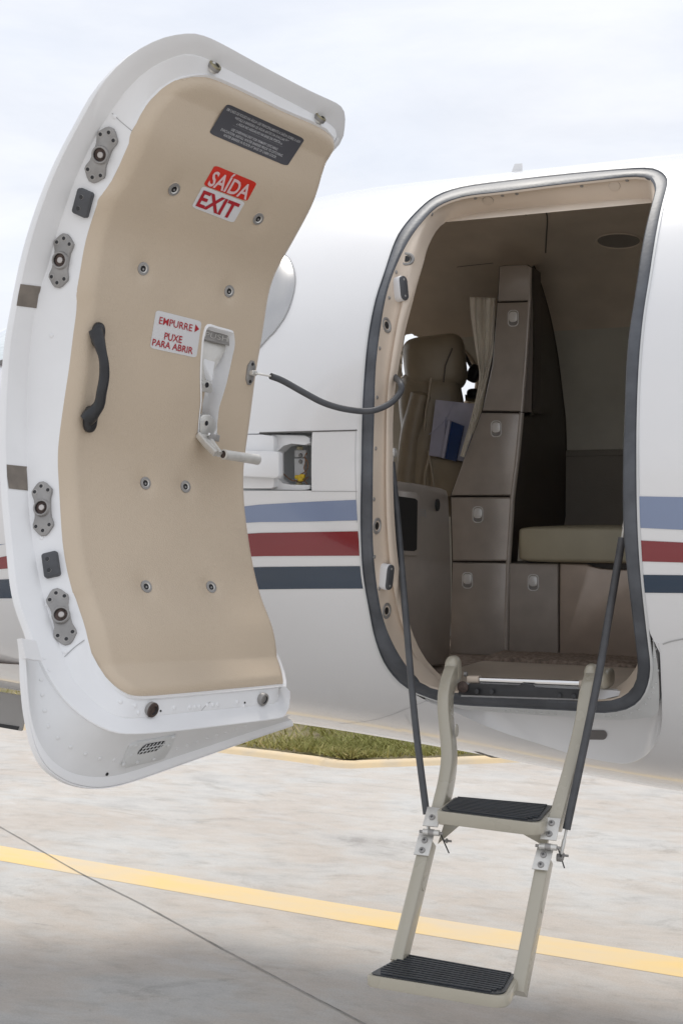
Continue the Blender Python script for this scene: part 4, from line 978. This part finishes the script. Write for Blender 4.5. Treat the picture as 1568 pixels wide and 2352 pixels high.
# headliner details: speaker grille, joints
s = MB(); rr = []
for f, h in ((1, .002), (.96, .006), (.9, .003), (.5, .003), (.02, .003)):
    rr.append([fw(1420+54*f*cos(a), 551+18*f*sin(a), h)[0] for a in [2*pi*k/36 for k in range(36)]])
s.loft(rr, M['wains'], mats=[M['liner'], M['liner'], M['wains'], M['wains']], cap1=True); s.build('ceiling_speaker', jet)
def fwline(px, wd, m, name, h=.002):
    q = [fw(p[0], p[1], h) for p in smooth_loop(pts(px), 5, False)]; a, b = [], []
    for i, (p, n_) in enumerate(q):
        t = (q[min(i+1, len(q)-1)][0]-q[max(i-1, 0)][0]).normalized(); sd_ = t.cross(n_)*wd/2; a.append(p+sd_); b.append(p-sd_)
    s = MB(); s.grid([a, b], m); return s.build(name, jet)
for px, wd in (('1250,474 1256,500 1254,540 1252,580', .004), ('1190,480 1208,493', .004), ('1407,455 1421,471', .004), ('1450,452 1460,467', .004), ('965,624 1050,612 1132,603', .003)): fwline(px, wd, M['cab_dark'], 'lining_joint')

# ================================================================== INTERIOR FURNITURE
YC = .15
def cpoly(px, y): return [aty(*p, y) for p in pts(px)]
cab = empty('storage_cabinet', (-1.05, .35, zf)); tag(cab, 'tall brown cabinet with stacked locker doors and silver latches opposite the doorway', 'cabinet')
# carcass: front outline to the far lining
def backp(p, u2=None):
    z = p.z; b = BI+.01; yy = (AI+.01)*sqrt(max(0.02, 1-((z-HC)/b)**2)); return Vector((p.x, max(min(yy, .86), p.y+.05), z))
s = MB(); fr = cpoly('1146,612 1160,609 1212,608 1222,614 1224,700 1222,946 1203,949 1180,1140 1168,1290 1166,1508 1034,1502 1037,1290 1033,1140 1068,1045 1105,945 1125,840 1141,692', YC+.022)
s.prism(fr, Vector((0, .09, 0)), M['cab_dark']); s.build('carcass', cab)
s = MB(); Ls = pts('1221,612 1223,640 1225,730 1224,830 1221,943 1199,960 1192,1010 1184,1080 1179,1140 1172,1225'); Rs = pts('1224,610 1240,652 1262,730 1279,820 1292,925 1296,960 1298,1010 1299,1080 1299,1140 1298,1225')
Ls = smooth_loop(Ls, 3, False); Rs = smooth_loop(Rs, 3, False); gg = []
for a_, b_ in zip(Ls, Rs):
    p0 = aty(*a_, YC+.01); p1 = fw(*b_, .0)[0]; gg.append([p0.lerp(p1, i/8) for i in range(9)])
s.grid(gg, M['cab_dark']); s.build('side_panel', cab)  # aft face's shade is put into this dark colour
s = MB(); q = cpoly('1210,611 1222,616 1226,718 1225,830 1222,948 1194,946 1204,820 1212,693', YC+.020); s.prism(q, Vector((0, -.012, 0)), M['cab_edge'], .002); s.build('return_panel', cab)
s = MB(); s.tube([r_[-1] for r_ in gg], .004, M['cab_dark'], 6); s.build('edge_moulding', cab)
def front(px, y, m, parent, name='locker_door', th=.02, bev=.006, latch=None, subs=4):
    s = MB(); P = cpoly(px, y); s.prism([p+Vector((0, th, 0)) for p in P], Vector((0, -th, 0)), m, bev); o = s.build(name, parent, ang=30)
    if latch:
        u, v = latch; c = aty(u, v, y-.0005); s = MB(); wv, hv = .0165, .0245
        lo = [c+Vector((x, 0, z)) for x, z in stad(wv, hv, .0125)]; li_ = [c+Vector((x, -.003, z)) for x, z in stad(wv*.86, hv*.9, .0112)]
        s.loft([lo, [p+Vector((0, -.003, 0)) for p in lo], li_, [p+Vector((0, .004, 0)) for p in li_]], M['latch'], cap1=True)
        fl = [c+Vector((x, -.001, z+.004)) for x, z in stad(wv*.78, hv*.62, .010)]; fl = [p for p in fl]
        s.prism([p+Vector((0, .002, 0)) for p in fl], Vector((0, -.006, 0)), M['latch'], .002)
        dk = [c+Vector((x, -.0012, z-.0135)) for x, z in stad(wv*.74, hv*.26, .006)]; s.prism(dk, Vector((0, -.0006, 0)), M['steel'])
        s.build('latch', o)
    return o
front('1146,612 1160,609 1208,608 1216,614 1215,690 1142,692', YC, M['cab'], cab, 'top_cap')
front('1141,695 1215,693 1206,820 1196,945 1107,943 1128,840', YC, M['cab'], cab, latch=(1178, 731))
front('1104,948 1196,949 1187,1040 1177,1138 1034,1138 1066,1048', YC, M['cab'], cab, latch=(1139, 985))
front('1034,1142 1177,1142 1171,1220 1166,1289 1038,1288', YC, M['cab'], cab, latch=(1097, 1182))
front('1038,1292 1165,1293 1163,1400 1160,1507 1032,1502 1034,1400', YC, M['cab'], cab, latch=(1073, 1333))
s = MB(); s.tube([aty(u, v, YC+.006) for u, v in pts('1197,948 1188,1045 1176,1142 1167,1290 1163,1400 1161,1508')], .008, M['cab'], 10); s.tube([aty(u, v, YC+.006) for u, v in pts('1216,615 1215,693 1207,820 1197,946')], .006, M['cab'], 10); s.build('edge_trim', cab)
bs = empty('bench_seat', (-.75, .4, zf)); tag(bs, 'side-facing bench with olive tan cushion beside the tall cabinet', 'bench')
s = MB(); P0 = aty(1177, 1250, .12); P1x = 0.05; zt = aty(1300, 1209, .12).z; zb = aty(1300, 1294, .12).z
s.pillow(((P0.x+P1x)/2, .40, (zt+zb)/2), ((P1x-P0.x)/2, .28, (zt-zb)/2), M['leather2'], e=.16, nu=60, nv=24); s.build('cushion', bs)
front('1169,1294 1281,1294 1281,1510 1167,1508', YC, M['cab'], bs, 'locker_door', latch=(1224, 1338))
front('1284,1294 1345,1295 1358,1301 1380,1306 1410,1308 1490,1309 1490,1524 1284,1511', YC, M['cab_warm'], bs, 'locker_door')
s = MB(); q = cpoly('1167,1291 1500,1296 1500,1522 1167,1506', YC+.025); s.prism(q, Vector((0, .5, 0)), M['cab_dark']); s.build('bench_base', bs)
# aft-facing console beside the doorway
XP = -1.17
cs = empty('side_console', (XP, -.35, zf)); tag(cs, 'dark brown console panel with a recessed pocket just forward of the doorway', 'console')
s = MB(); P = [atx(u, v, XP) for u, v in pts('880,1098 905,1104 960,1111 1015,1121 1026,1126 1029,1136 1033,1210 1036,1300 1036,1400 1032,1516 1026,1526 985,1530 880,1540')]
s.prism([p-Vector((.05, 0, 0)) for p in P], Vector((.05, 0, 0)), M['cab'], .006); s.build('console_panel', cs, ang=30)
s = MB(); P = [atx(u, v, XP+.006) for u, v in pts('880,1120 955,1130 963,1138 962,1200 957,1278 880,1275')]; s.prism([p-Vector((.012, 0, 0)) for p in P], Vector((.014, 0, 0)), M['cab'], .006)
s.build('pocket_frame', cs); s = MB()
P = [atx(u, v, XP+.0085) for u, v in pts('880,1135 952,1145 958,1150 956,1262 950,1266 880,1262')]; s.prism(P, Vector((.0008, 0, 0)), M['dark_hole']); s.build('pocket', cs)  # flat dark sheet in place of the pocket's shaded inside
s = MB(); c = atx(1003, 1160, XP); s.disc(c, Vector((1, 0, 0)), [(.017, 0), (.0165, .003), (.013, .0036), (.011, .002)], M['black'], 20); s.build('air_outlet', cs)
s = MB(); P = [atx(u, v, XP+.001) for u, v in pts('962,1168 977,1170 977,1188 962,1186')]
for i in range(4): s.prism([P[0].lerp(P[3], .05+i*.24), P[1].lerp(P[2], .05+i*.24), P[1].lerp(P[2], .12+i*.24), P[0].lerp(P[3], .12+i*.24)], Vector((.0006, 0, 0)), M['grey_ink'])
s.prism([P[0].lerp(P[1], .9), P[1], P[2], P[3].lerp(P[2], .9)], Vector((.0006, 0, 0)), M['grey_ink']); s.build('placard', cs)
# cockpit seat
st = empty('cockpit_seat', (-1.42, .38, zf)); tag(st, 'brown leather cockpit seat with headrest seen from behind through the doorway', 'seat')
def yb(u, v, y): return aty(u, v, y)
RS = Matrix.Rotation(-.12, 3, 'Y')
ys_ = .42
c = yb(998, 838, ys_); s = MB(); s.pillow(c, (.10, .125, .088), M['leather'], Matrix.Rotation(.35, 3, 'Z')@RS, e=.42); s.build('headrest', st)
c1_ = yb(1000, 1020, ys_+.02); s = MB(); s.pillow(c1_, (.105, .15, .24), M['leather'], Matrix.Rotation(.35, 3, 'Z')@RS, e=.4); s.build('seat_back', st)
s = MB(); s.tube([Vector(p) for p in smooth_loop([tuple(yb(u, v, .30)) for u, v in pts('968,900 958,940 945,1000 938,1060 932,1120 930,1200')], 4, False)], [.018]+[.036]*19+[.03], M['leather'], 16); s.build('side_bolster', st)
s = MB(); s.tube([yb(u, v, .262) for u, v in pts('990,868 985,905 978,945 974,990')], .004, M['leather'], 8)
s.tube([yb(1038, 800, .31), yb(1022, 840, .30), yb(1018, 878, .30)], .0022, M['cab_dark'], 8); s.build('seam', st)
s = MB(); P = [yb(u, v, .26) for u, v in pts('985,1050 1060,1060 1080,1065 1070,1140 1000,1140 985,1120')]; s.prism([p+Vector((0, .03, 0)) for p in P], Vector((0, -.03, 0)), M['leather'], .01); s.build('map_pocket', st)
s = MB(); s.tube([Vector(p) for p in smooth_loop([tuple(yb(u, v, .25)) for u, v in pts('983,1035 985,1050 976,1090 975,1118')], 4, False)], .005, M['leather'], 8); s.tube([Vector(p) for p in smooth_loop([tuple(yb(u, v, .25)) for u, v in pts('985,1050 992,1085 996,1118')], 4, False)], .004, M['leather'], 8); s.build('strap', st)
# folders in the pocket
fo = empty('plastic_sleeve', yb(1030, 1050, .25)); tag(fo, 'clear plastic sleeve of papers sticking out of the seat-back pocket', 'sleeve')
s = MB(); P = [yb(u, v, .245) for u, v in pts('1000,918 1092,928 1076,1062 984,1046')]; s.prism(P, Vector((0, .004, 0)), M['clear'], 0); s.build('sleeve', fo)
s = MB(); P = [yb(u, v, .238) for u, v in pts('1004,965 1022,958 1020,1050 988,1044')]; s.prism(P, Vector((0, .005, 0)), M['lilac'], 0); s.tube([Vector(p) for p in smooth_loop([tuple(yb(u, v, .236)) for u, v in pts('1040,922 1030,950 1012,975 985,998')], 4, False)], .0012, M['lilac'], 6); s.build('papers', fo)
s = MB(); P = [yb(u, v, .23) for u, v in pts('1032,966 1064,978 1046,1060 1016,1052')]; s.prism([p+Vector((0, .01, 0)) for p in P], Vector((0, -.01, 0)), M['blue'], .002)
P = [yb(u, v, .218) for u, v in pts('1028,964 1034,967 1019,1053 1012,1051')]; s.prism([p+Vector((0, .01, 0)) for p in P], Vector((0, -.01, 0)), M['lilac'], .001)
tag(s.build('folder', None), 'dark blue folder with white spine beside the clear sleeve', 'folder')
# curtain
s = MB(); rows = []
Lc = pts('1078,682 1080,720 1088,780 1096,830 1100,870 1092,920 1076,985 1058,1048'); Rc = pts('1137,684 1136,720 1133,780 1125,830 1113,880 1101,930 1084,990 1064,1050')
Lc = smooth_loop(Lc, 4, False); Rc = smooth_loop(Rc, 4, False)
for l_, r_ in zip(Lc, Rc):
    row = []
    for k in range(33):
        f = k/32; q = lerp2(l_, r_, f); wdp = (r_[0]-l_[0])/60; row.append(aty(q[0], q[1], .14+.016*wdp*sin(f*pi*5.2+l_[1]*.012)-.006*sin(f*pi*11+l_[1]*.02)))
    rows.append(row)
s.grid(rows, M['cloth']); cu_ = s.build('curtain', None, ang=80); md = cu_.modifiers.new('solid', 'SOLIDIFY'); md.thickness = .003
tag(cu_, 'bunched beige curtain hanging along the cabinet edge', 'curtain')
# cockpit window pillar and visor pieces
s = MB(); s.tube([Vector(p) for p in smooth_loop([tuple(aty(u, v, .60)) for u, v in pts('1045,790 1066,815 1080,840 1100,868')], 4, False)], [.006]*12+[.006], M['black'], 10)
s.pillow(aty(1088, 858, .58), (.022, .02, .03), M['black'], Matrix.Rotation(.5, 3, 'Y'), e=.6); tag(s.build('sun_visor', None), 'black sun visor arm by the far cockpit window', 'visor')
s = MB(); s.pillow(aty(1088, 905, .56), (.022, .03, .018), M['black'], e=.7); s.prism([aty(u, v, .55) for u, v in pts('1067,906 1094,910 1094,922 1068,920')], Vector((0, .05, 0)), mat('amber_plate', (.25, .2, .12), .6), .001); s.build('standby_compass', jet)

# ================================================================== AIRSTAIR
air = empty('airstair', aty(1150, 2230, -1.05), jet); tag(air, 'folding two-step boarding ladder hooked over the door sill')
YT, YM, YB = -.80, -.935, -1.14
XD = Vector((1, 0, 0))
# side rails: upper
s = MB(); P = [aty(u, v, y) for u, v, y in ((1046, 1522, -.755), (1036, 1548, -.785), (1024, 1590, -.825), (1023, 1640, -.845), (1029, 1700, -.865), (1031, 1745, -.88), (1024, 1800, -.905), (1012, 1850, -.93), (1003, 1890, -.945))]
P = [Vector(p) for p in smooth_loop([tuple(p) for p in P], 4, False)]
s.bar(P, XD, [.022]+[.026]*5+[.026]*(len(P)-6), [.03]*4+[.042]*(len(P)-4), M['stair'], .13)
s.pillow(aty(1040, 1540, -.765), (.018, .024, .034), M['stair'], e=.75); s.disc(aty(1066, 1548, -.74), XD, [(.006, 0), (.005, .006), (.003, .007)], M['steel'], 12)
ov = aty(1034, 1677, -.858); s.disc(ov+XD*.0135, XD, [(.011, 0), (.0105, .0018)], M['stair'], 20, ax=UP, sx=1.3)
s.build('upper_rail', air, ang=40)
s = MB(); P = [aty(u, v, y) for u, v, y in ((1362, 1540, -.755), (1357, 1565, -.785), (1347, 1600, -.825), (1338, 1660, -.85), (1322, 1730, -.878), (1300, 1810, -.91), (1283, 1868, -.935), (1270, 1905, -.945))]
P = [Vector(p) for p in smooth_loop([tuple(p) for p in P], 4, False)]
s.bar(P, XD, [.022]+[.025]*5+[.027]*(len(P)-6), [.03]*4+[.042]*(len(P)-4), M['stair'], .13)
s.pillow(aty(1358, 1556, -.765), (.016, .024, .03), M['stair'], e=.75); s.pillow(aty(1386, 1558, -.70), (.018, .05, .022), M['stair'], e=.6); s.disc(aty(1396, 1553, -.70), XD, [(.006, 0), (.005, .006), (.003, .007)], M['steel'], 12)
s.build('upper_rail', air, ang=40)
# lower rails
for a, b in (((983, 1935, -.975), (915, 2212, -1.125)), ((1251, 1975, -.975), (1191, 2282, -1.130))):
    s = MB(); A_ = aty(*a); B_ = aty(*b); P = [A_.lerp(B_, i/6) for i in range(7)]; s.bar(P, XD, .0265, .037, M['stair'], .13)
    s.disc(A_.lerp(B_, .35)+Vector((.0129, 0, 0)), XD, [(.010, 0), (.0095, .0015)], M['stair'], 18, ax=(B_-A_).normalized(), sx=1.5); s.build('lower_rail', air, ang=40)
# hinge plates with screws
def hplate(c_top, c_bot, flip, scr, y):
    s = MB(); A_ = aty(*c_top, y); B_ = aty(*c_bot, y-.03); t = (A_-B_).normalized(); x = XD; n_ = t.cross(x).normalized()
    if n_.y > 0: n_ = -n_
    c = (A_+B_)/2; h = (A_-B_).length/2; P = [c+x*a+t*b for a, b in ((.0165, h), (-.0165, h), (-.0165, -h), (.0165, -h))]
    s.prism([p+n_*.0165 for p in P], n_*.003, M['bright'], .0008)
    for f in scr:
        q = A_.lerp(B_, f)+n_*.0195; s.disc(q, n_, [(.0068, 0), (.0062, .003), (.003, .0042)], M['steel'], 16); s.bar([q+t*.003+n_*.0042, q-t*.003+n_*.0042], x, .0014, .001, M['black'], .1); s.bar([q+x*.003+n_*.0042, q-x*.003+n_*.0042], t, .0014, .001, M['black'], .1)
    return s, A_, B_, n_, t
for (a, b, c, d, y, pin) in (((1003, 1865), (992, 1908), (986, 1918), (972, 1972), -.95, (990, 1912)), ((1273, 1888), (1262, 1938), (1257, 1952), (1243, 2006), -.95, (1258, 1945))):
    s, A_, B_, n_, t = hplate(a, b, 0, (.25, .75) if a[0] > 1200 else (.55,), y); s.build('hinge_plate', air)
    s, A2, B2, n2, t2 = hplate(c, d, 0, (.38, .80), y-.02); s.build('hinge_plate', air)
    s = MB(); c = aty(*pin, y-.045); s.tube([c-XD*.018, c+XD*.018], .0062, M['bright'], 14); s.tube([c-XD*.026, c+XD*.025], .0030, M['steel'], 10); s.tube([c-XD*.006, c+XD*.006], .0068, M['steel'], 14)
    e = c+Vector((.016, .03, -.022)); s.tube([e, e+XD*.018], .0025, M['steel'], 8); s.disc(e+XD*.006, XD, [(.005, 0), (.005, .003)], M['steel'], 10)
    s.tube([c+Vector((.02, 0, .0)), c+Vector((.02, .03, -.03)), c+Vector((.018, .06, -.055))], .0016, M['black'], 6)
    s.build('hinge_pin', air)
# steps
def step(fl, fr_, bl_, br_, y_f, y_b, lip, gus, name='step', nr=12, z_lift=0):
    FL, FR = aty(*fl, y_f), aty(*fr_, y_f); zz = (FL.z+FR.z)/2
    BL, BR = aty(*bl_, y_b), aty(*br_, y_b)
    pn = (FR-FL).cross(BL-FL).normalized(); dr = ray(*br_); BR = CAMP+dr*((FL-CAMP).dot(pn)/dr.dot(pn))
    zl, zr = FL.z, FR.z
    o = []
    # outline with rounded front corners (plan view)
    def corner(P, A_, B_, r, k=7):
        a = P+(A_-P).normalized()*r; b = P+(B_-P).normalized()*r; return [((a*(1-t)+P*t)*(1-t)+(P*(1-t)+b*t)*t) for t in [i/(k-1) for i in range(k)]]
    out_ = corner(FR, BR, FL, .035)+corner(FL, FR, BL, .014)+[BL, BR]
    c = sum(out_, Vector())/len(out_)
    s = MB(); top = [p for p in out_]
    def sc_(k, dz): return [p+(c-p).normalized()*k+UP*dz for p in out_]
    s.loft([sc_(.006, .0), sc_(.0015, -.0005), sc_(0, -.003), sc_(0, -lip+.003), sc_(.003, -lip), sc_(.02, -lip), sc_(.02, -lip+.006)], M['stair'], cap0=True, cap1=True)
    ob = s.build(name, air, ang=35)
    s = MB(); base = sc_(.009, .0006); s.loft([base, [p+UP*.0022 for p in base]], M['tread'], cap1=True)
    for i in range(nr):
        f = (i+.5)/nr; f2 = .03+.94*f
        a = FL.lerp(BL, f2); b = FR.lerp(BR, f2); ins = .016 if f > .25 else .016+(.25-f)*.09
        dx = (b-a).normalized(); s.bar([a+dx*ins*.8+UP*.0038, b-dx*ins+UP*.0038], UP, .0032, .0056, M['tread'], .35)
    s.build('tread', air, ang=40); return FL, FR, BL, BR
FL, FR, BL, BR = step((1000, 1862), (1247, 1893), (1040, 1832), (1275, 1852), -1.02, -.90, .026, 1, nr=11)
FL2, FR2, BL2, BR2 = step((838, 2238), (1166, 2292), (925, 2192), (1192, 2240), -1.245, -1.09, .023, 0, nr=11)
# gussets below the upper step and side cheeks of the lower step
for px, y in (('1024,1880 1068,1885 1020,1926 1006,1938', -.945), ('1160,1892 1262,1902 1256,1945', -.945)):
    s = MB(); P = [aty(u, v, y) for u, v in pts(px)]; s.prism([p+Vector((0, .006, 0)) for p in P], Vector((0, -.012, 0)), M['stair'], .002); s.build('gusset', air)

# ================================================================== CABLES
def fitting(s, p, d, r=.005):
    s.tube([p, p+d*.02, p+d*.022, p+d*.05], [r*.55, r*.55, r*.8, r*.8], M['bright'], 10)
def cable(name, lab, px, rad=.0076, f0_=True, f1_=True, endb=None):
    P = [Vector(p) for p in smooth_loop([tuple(aty(u, v, y)) for u, v, y in px], 6, False)]
    e = empty(name, P[-1]); tag(e, lab, 'cable', 'cables supporting the boarding ladder'); s = MB(); s.tube(P, rad, M['hose'], 14); s.build('rubber_sleeve', e)
    s = MB()
    if f0_: fitting(s, P[0], (P[0]-P[1]).normalized())
    if f1_: fitting(s, P[-1], (P[-1]-P[-2]).normalized())
    if endb: q = aty(*endb); s.disc(q-XD*.006, XD, [(.008, 0), (.008, .01), (.005, .013)], M['steel'], 14); s.tube([P[-1]+(P[-1]-P[-2]).normalized()*.03, q], .004, M['bright'], 8)
    s.build('end_fitting', e); return e
cable('stair_cable', 'forward stair support cable running down to the left rail hinge', [(899, 1062, -.80), (912, 1190, -.82), (930, 1400, -.86), (952, 1650, -.90), (979, 1870, -.95)])
cable('stair_cable', 'rear stair support cable running down beside the right rail', [(1428, 1235, -.83), (1405, 1370, -.845), (1372, 1560, -.88), (1335, 1740, -.92), (1300, 1905, -.955)], endb=(1285, 1970, -.965), rad=.0082)
br = dpt(574, 856, .014)[0]
e = empty('door_restraint_cable', br); tag(e, 'curved grey rubber cable looping from the open door to the frame', 'cable')
wp = [hit(622, 866, pb)[0]] if False else None
def atk(u, v, k): return CAMP+ray(u, v)*k
kb = (br-CAMP).dot(FW); ke_ = (hit(905, 868, jb)[0] or skin(-1.08, .3)); ke = (ke_-CAMP).dot(FW)
pth = [(622, 864), (650, 875), (700, 903), (745, 926), (795, 940), (850, 944), (893, 928), (918, 902), (920, 882), (907, 866)]
P = [atk(u, v, kb+(ke-.06-kb)*min(1, (i+.5)/8.0)) for i, (u, v) in enumerate(pth)]; P[-1] = atk(905, 864, ke+.02)
P = [Vector(p) for p in smooth_loop([tuple(p) for p in P], 6, False)]
s = MB(); s.tube(P, .0068, M['hose'], 14); s.build('rubber_sleeve', e)
s = MB(); s.tube([br, P[0]], .0022, M['bright'], 8); s.build('end_fitting', e)
s = MB(); l, n_ = hit(903, 1040, jb)
c = aty(902, 1040, -.79); s.pillow(c, (.009, .012, .012), M['bright'], e=.8); s.tube([c, aty(899, 1062, -.80)], .004, M['bright'], 8); s.build('cable_anchor', jet)
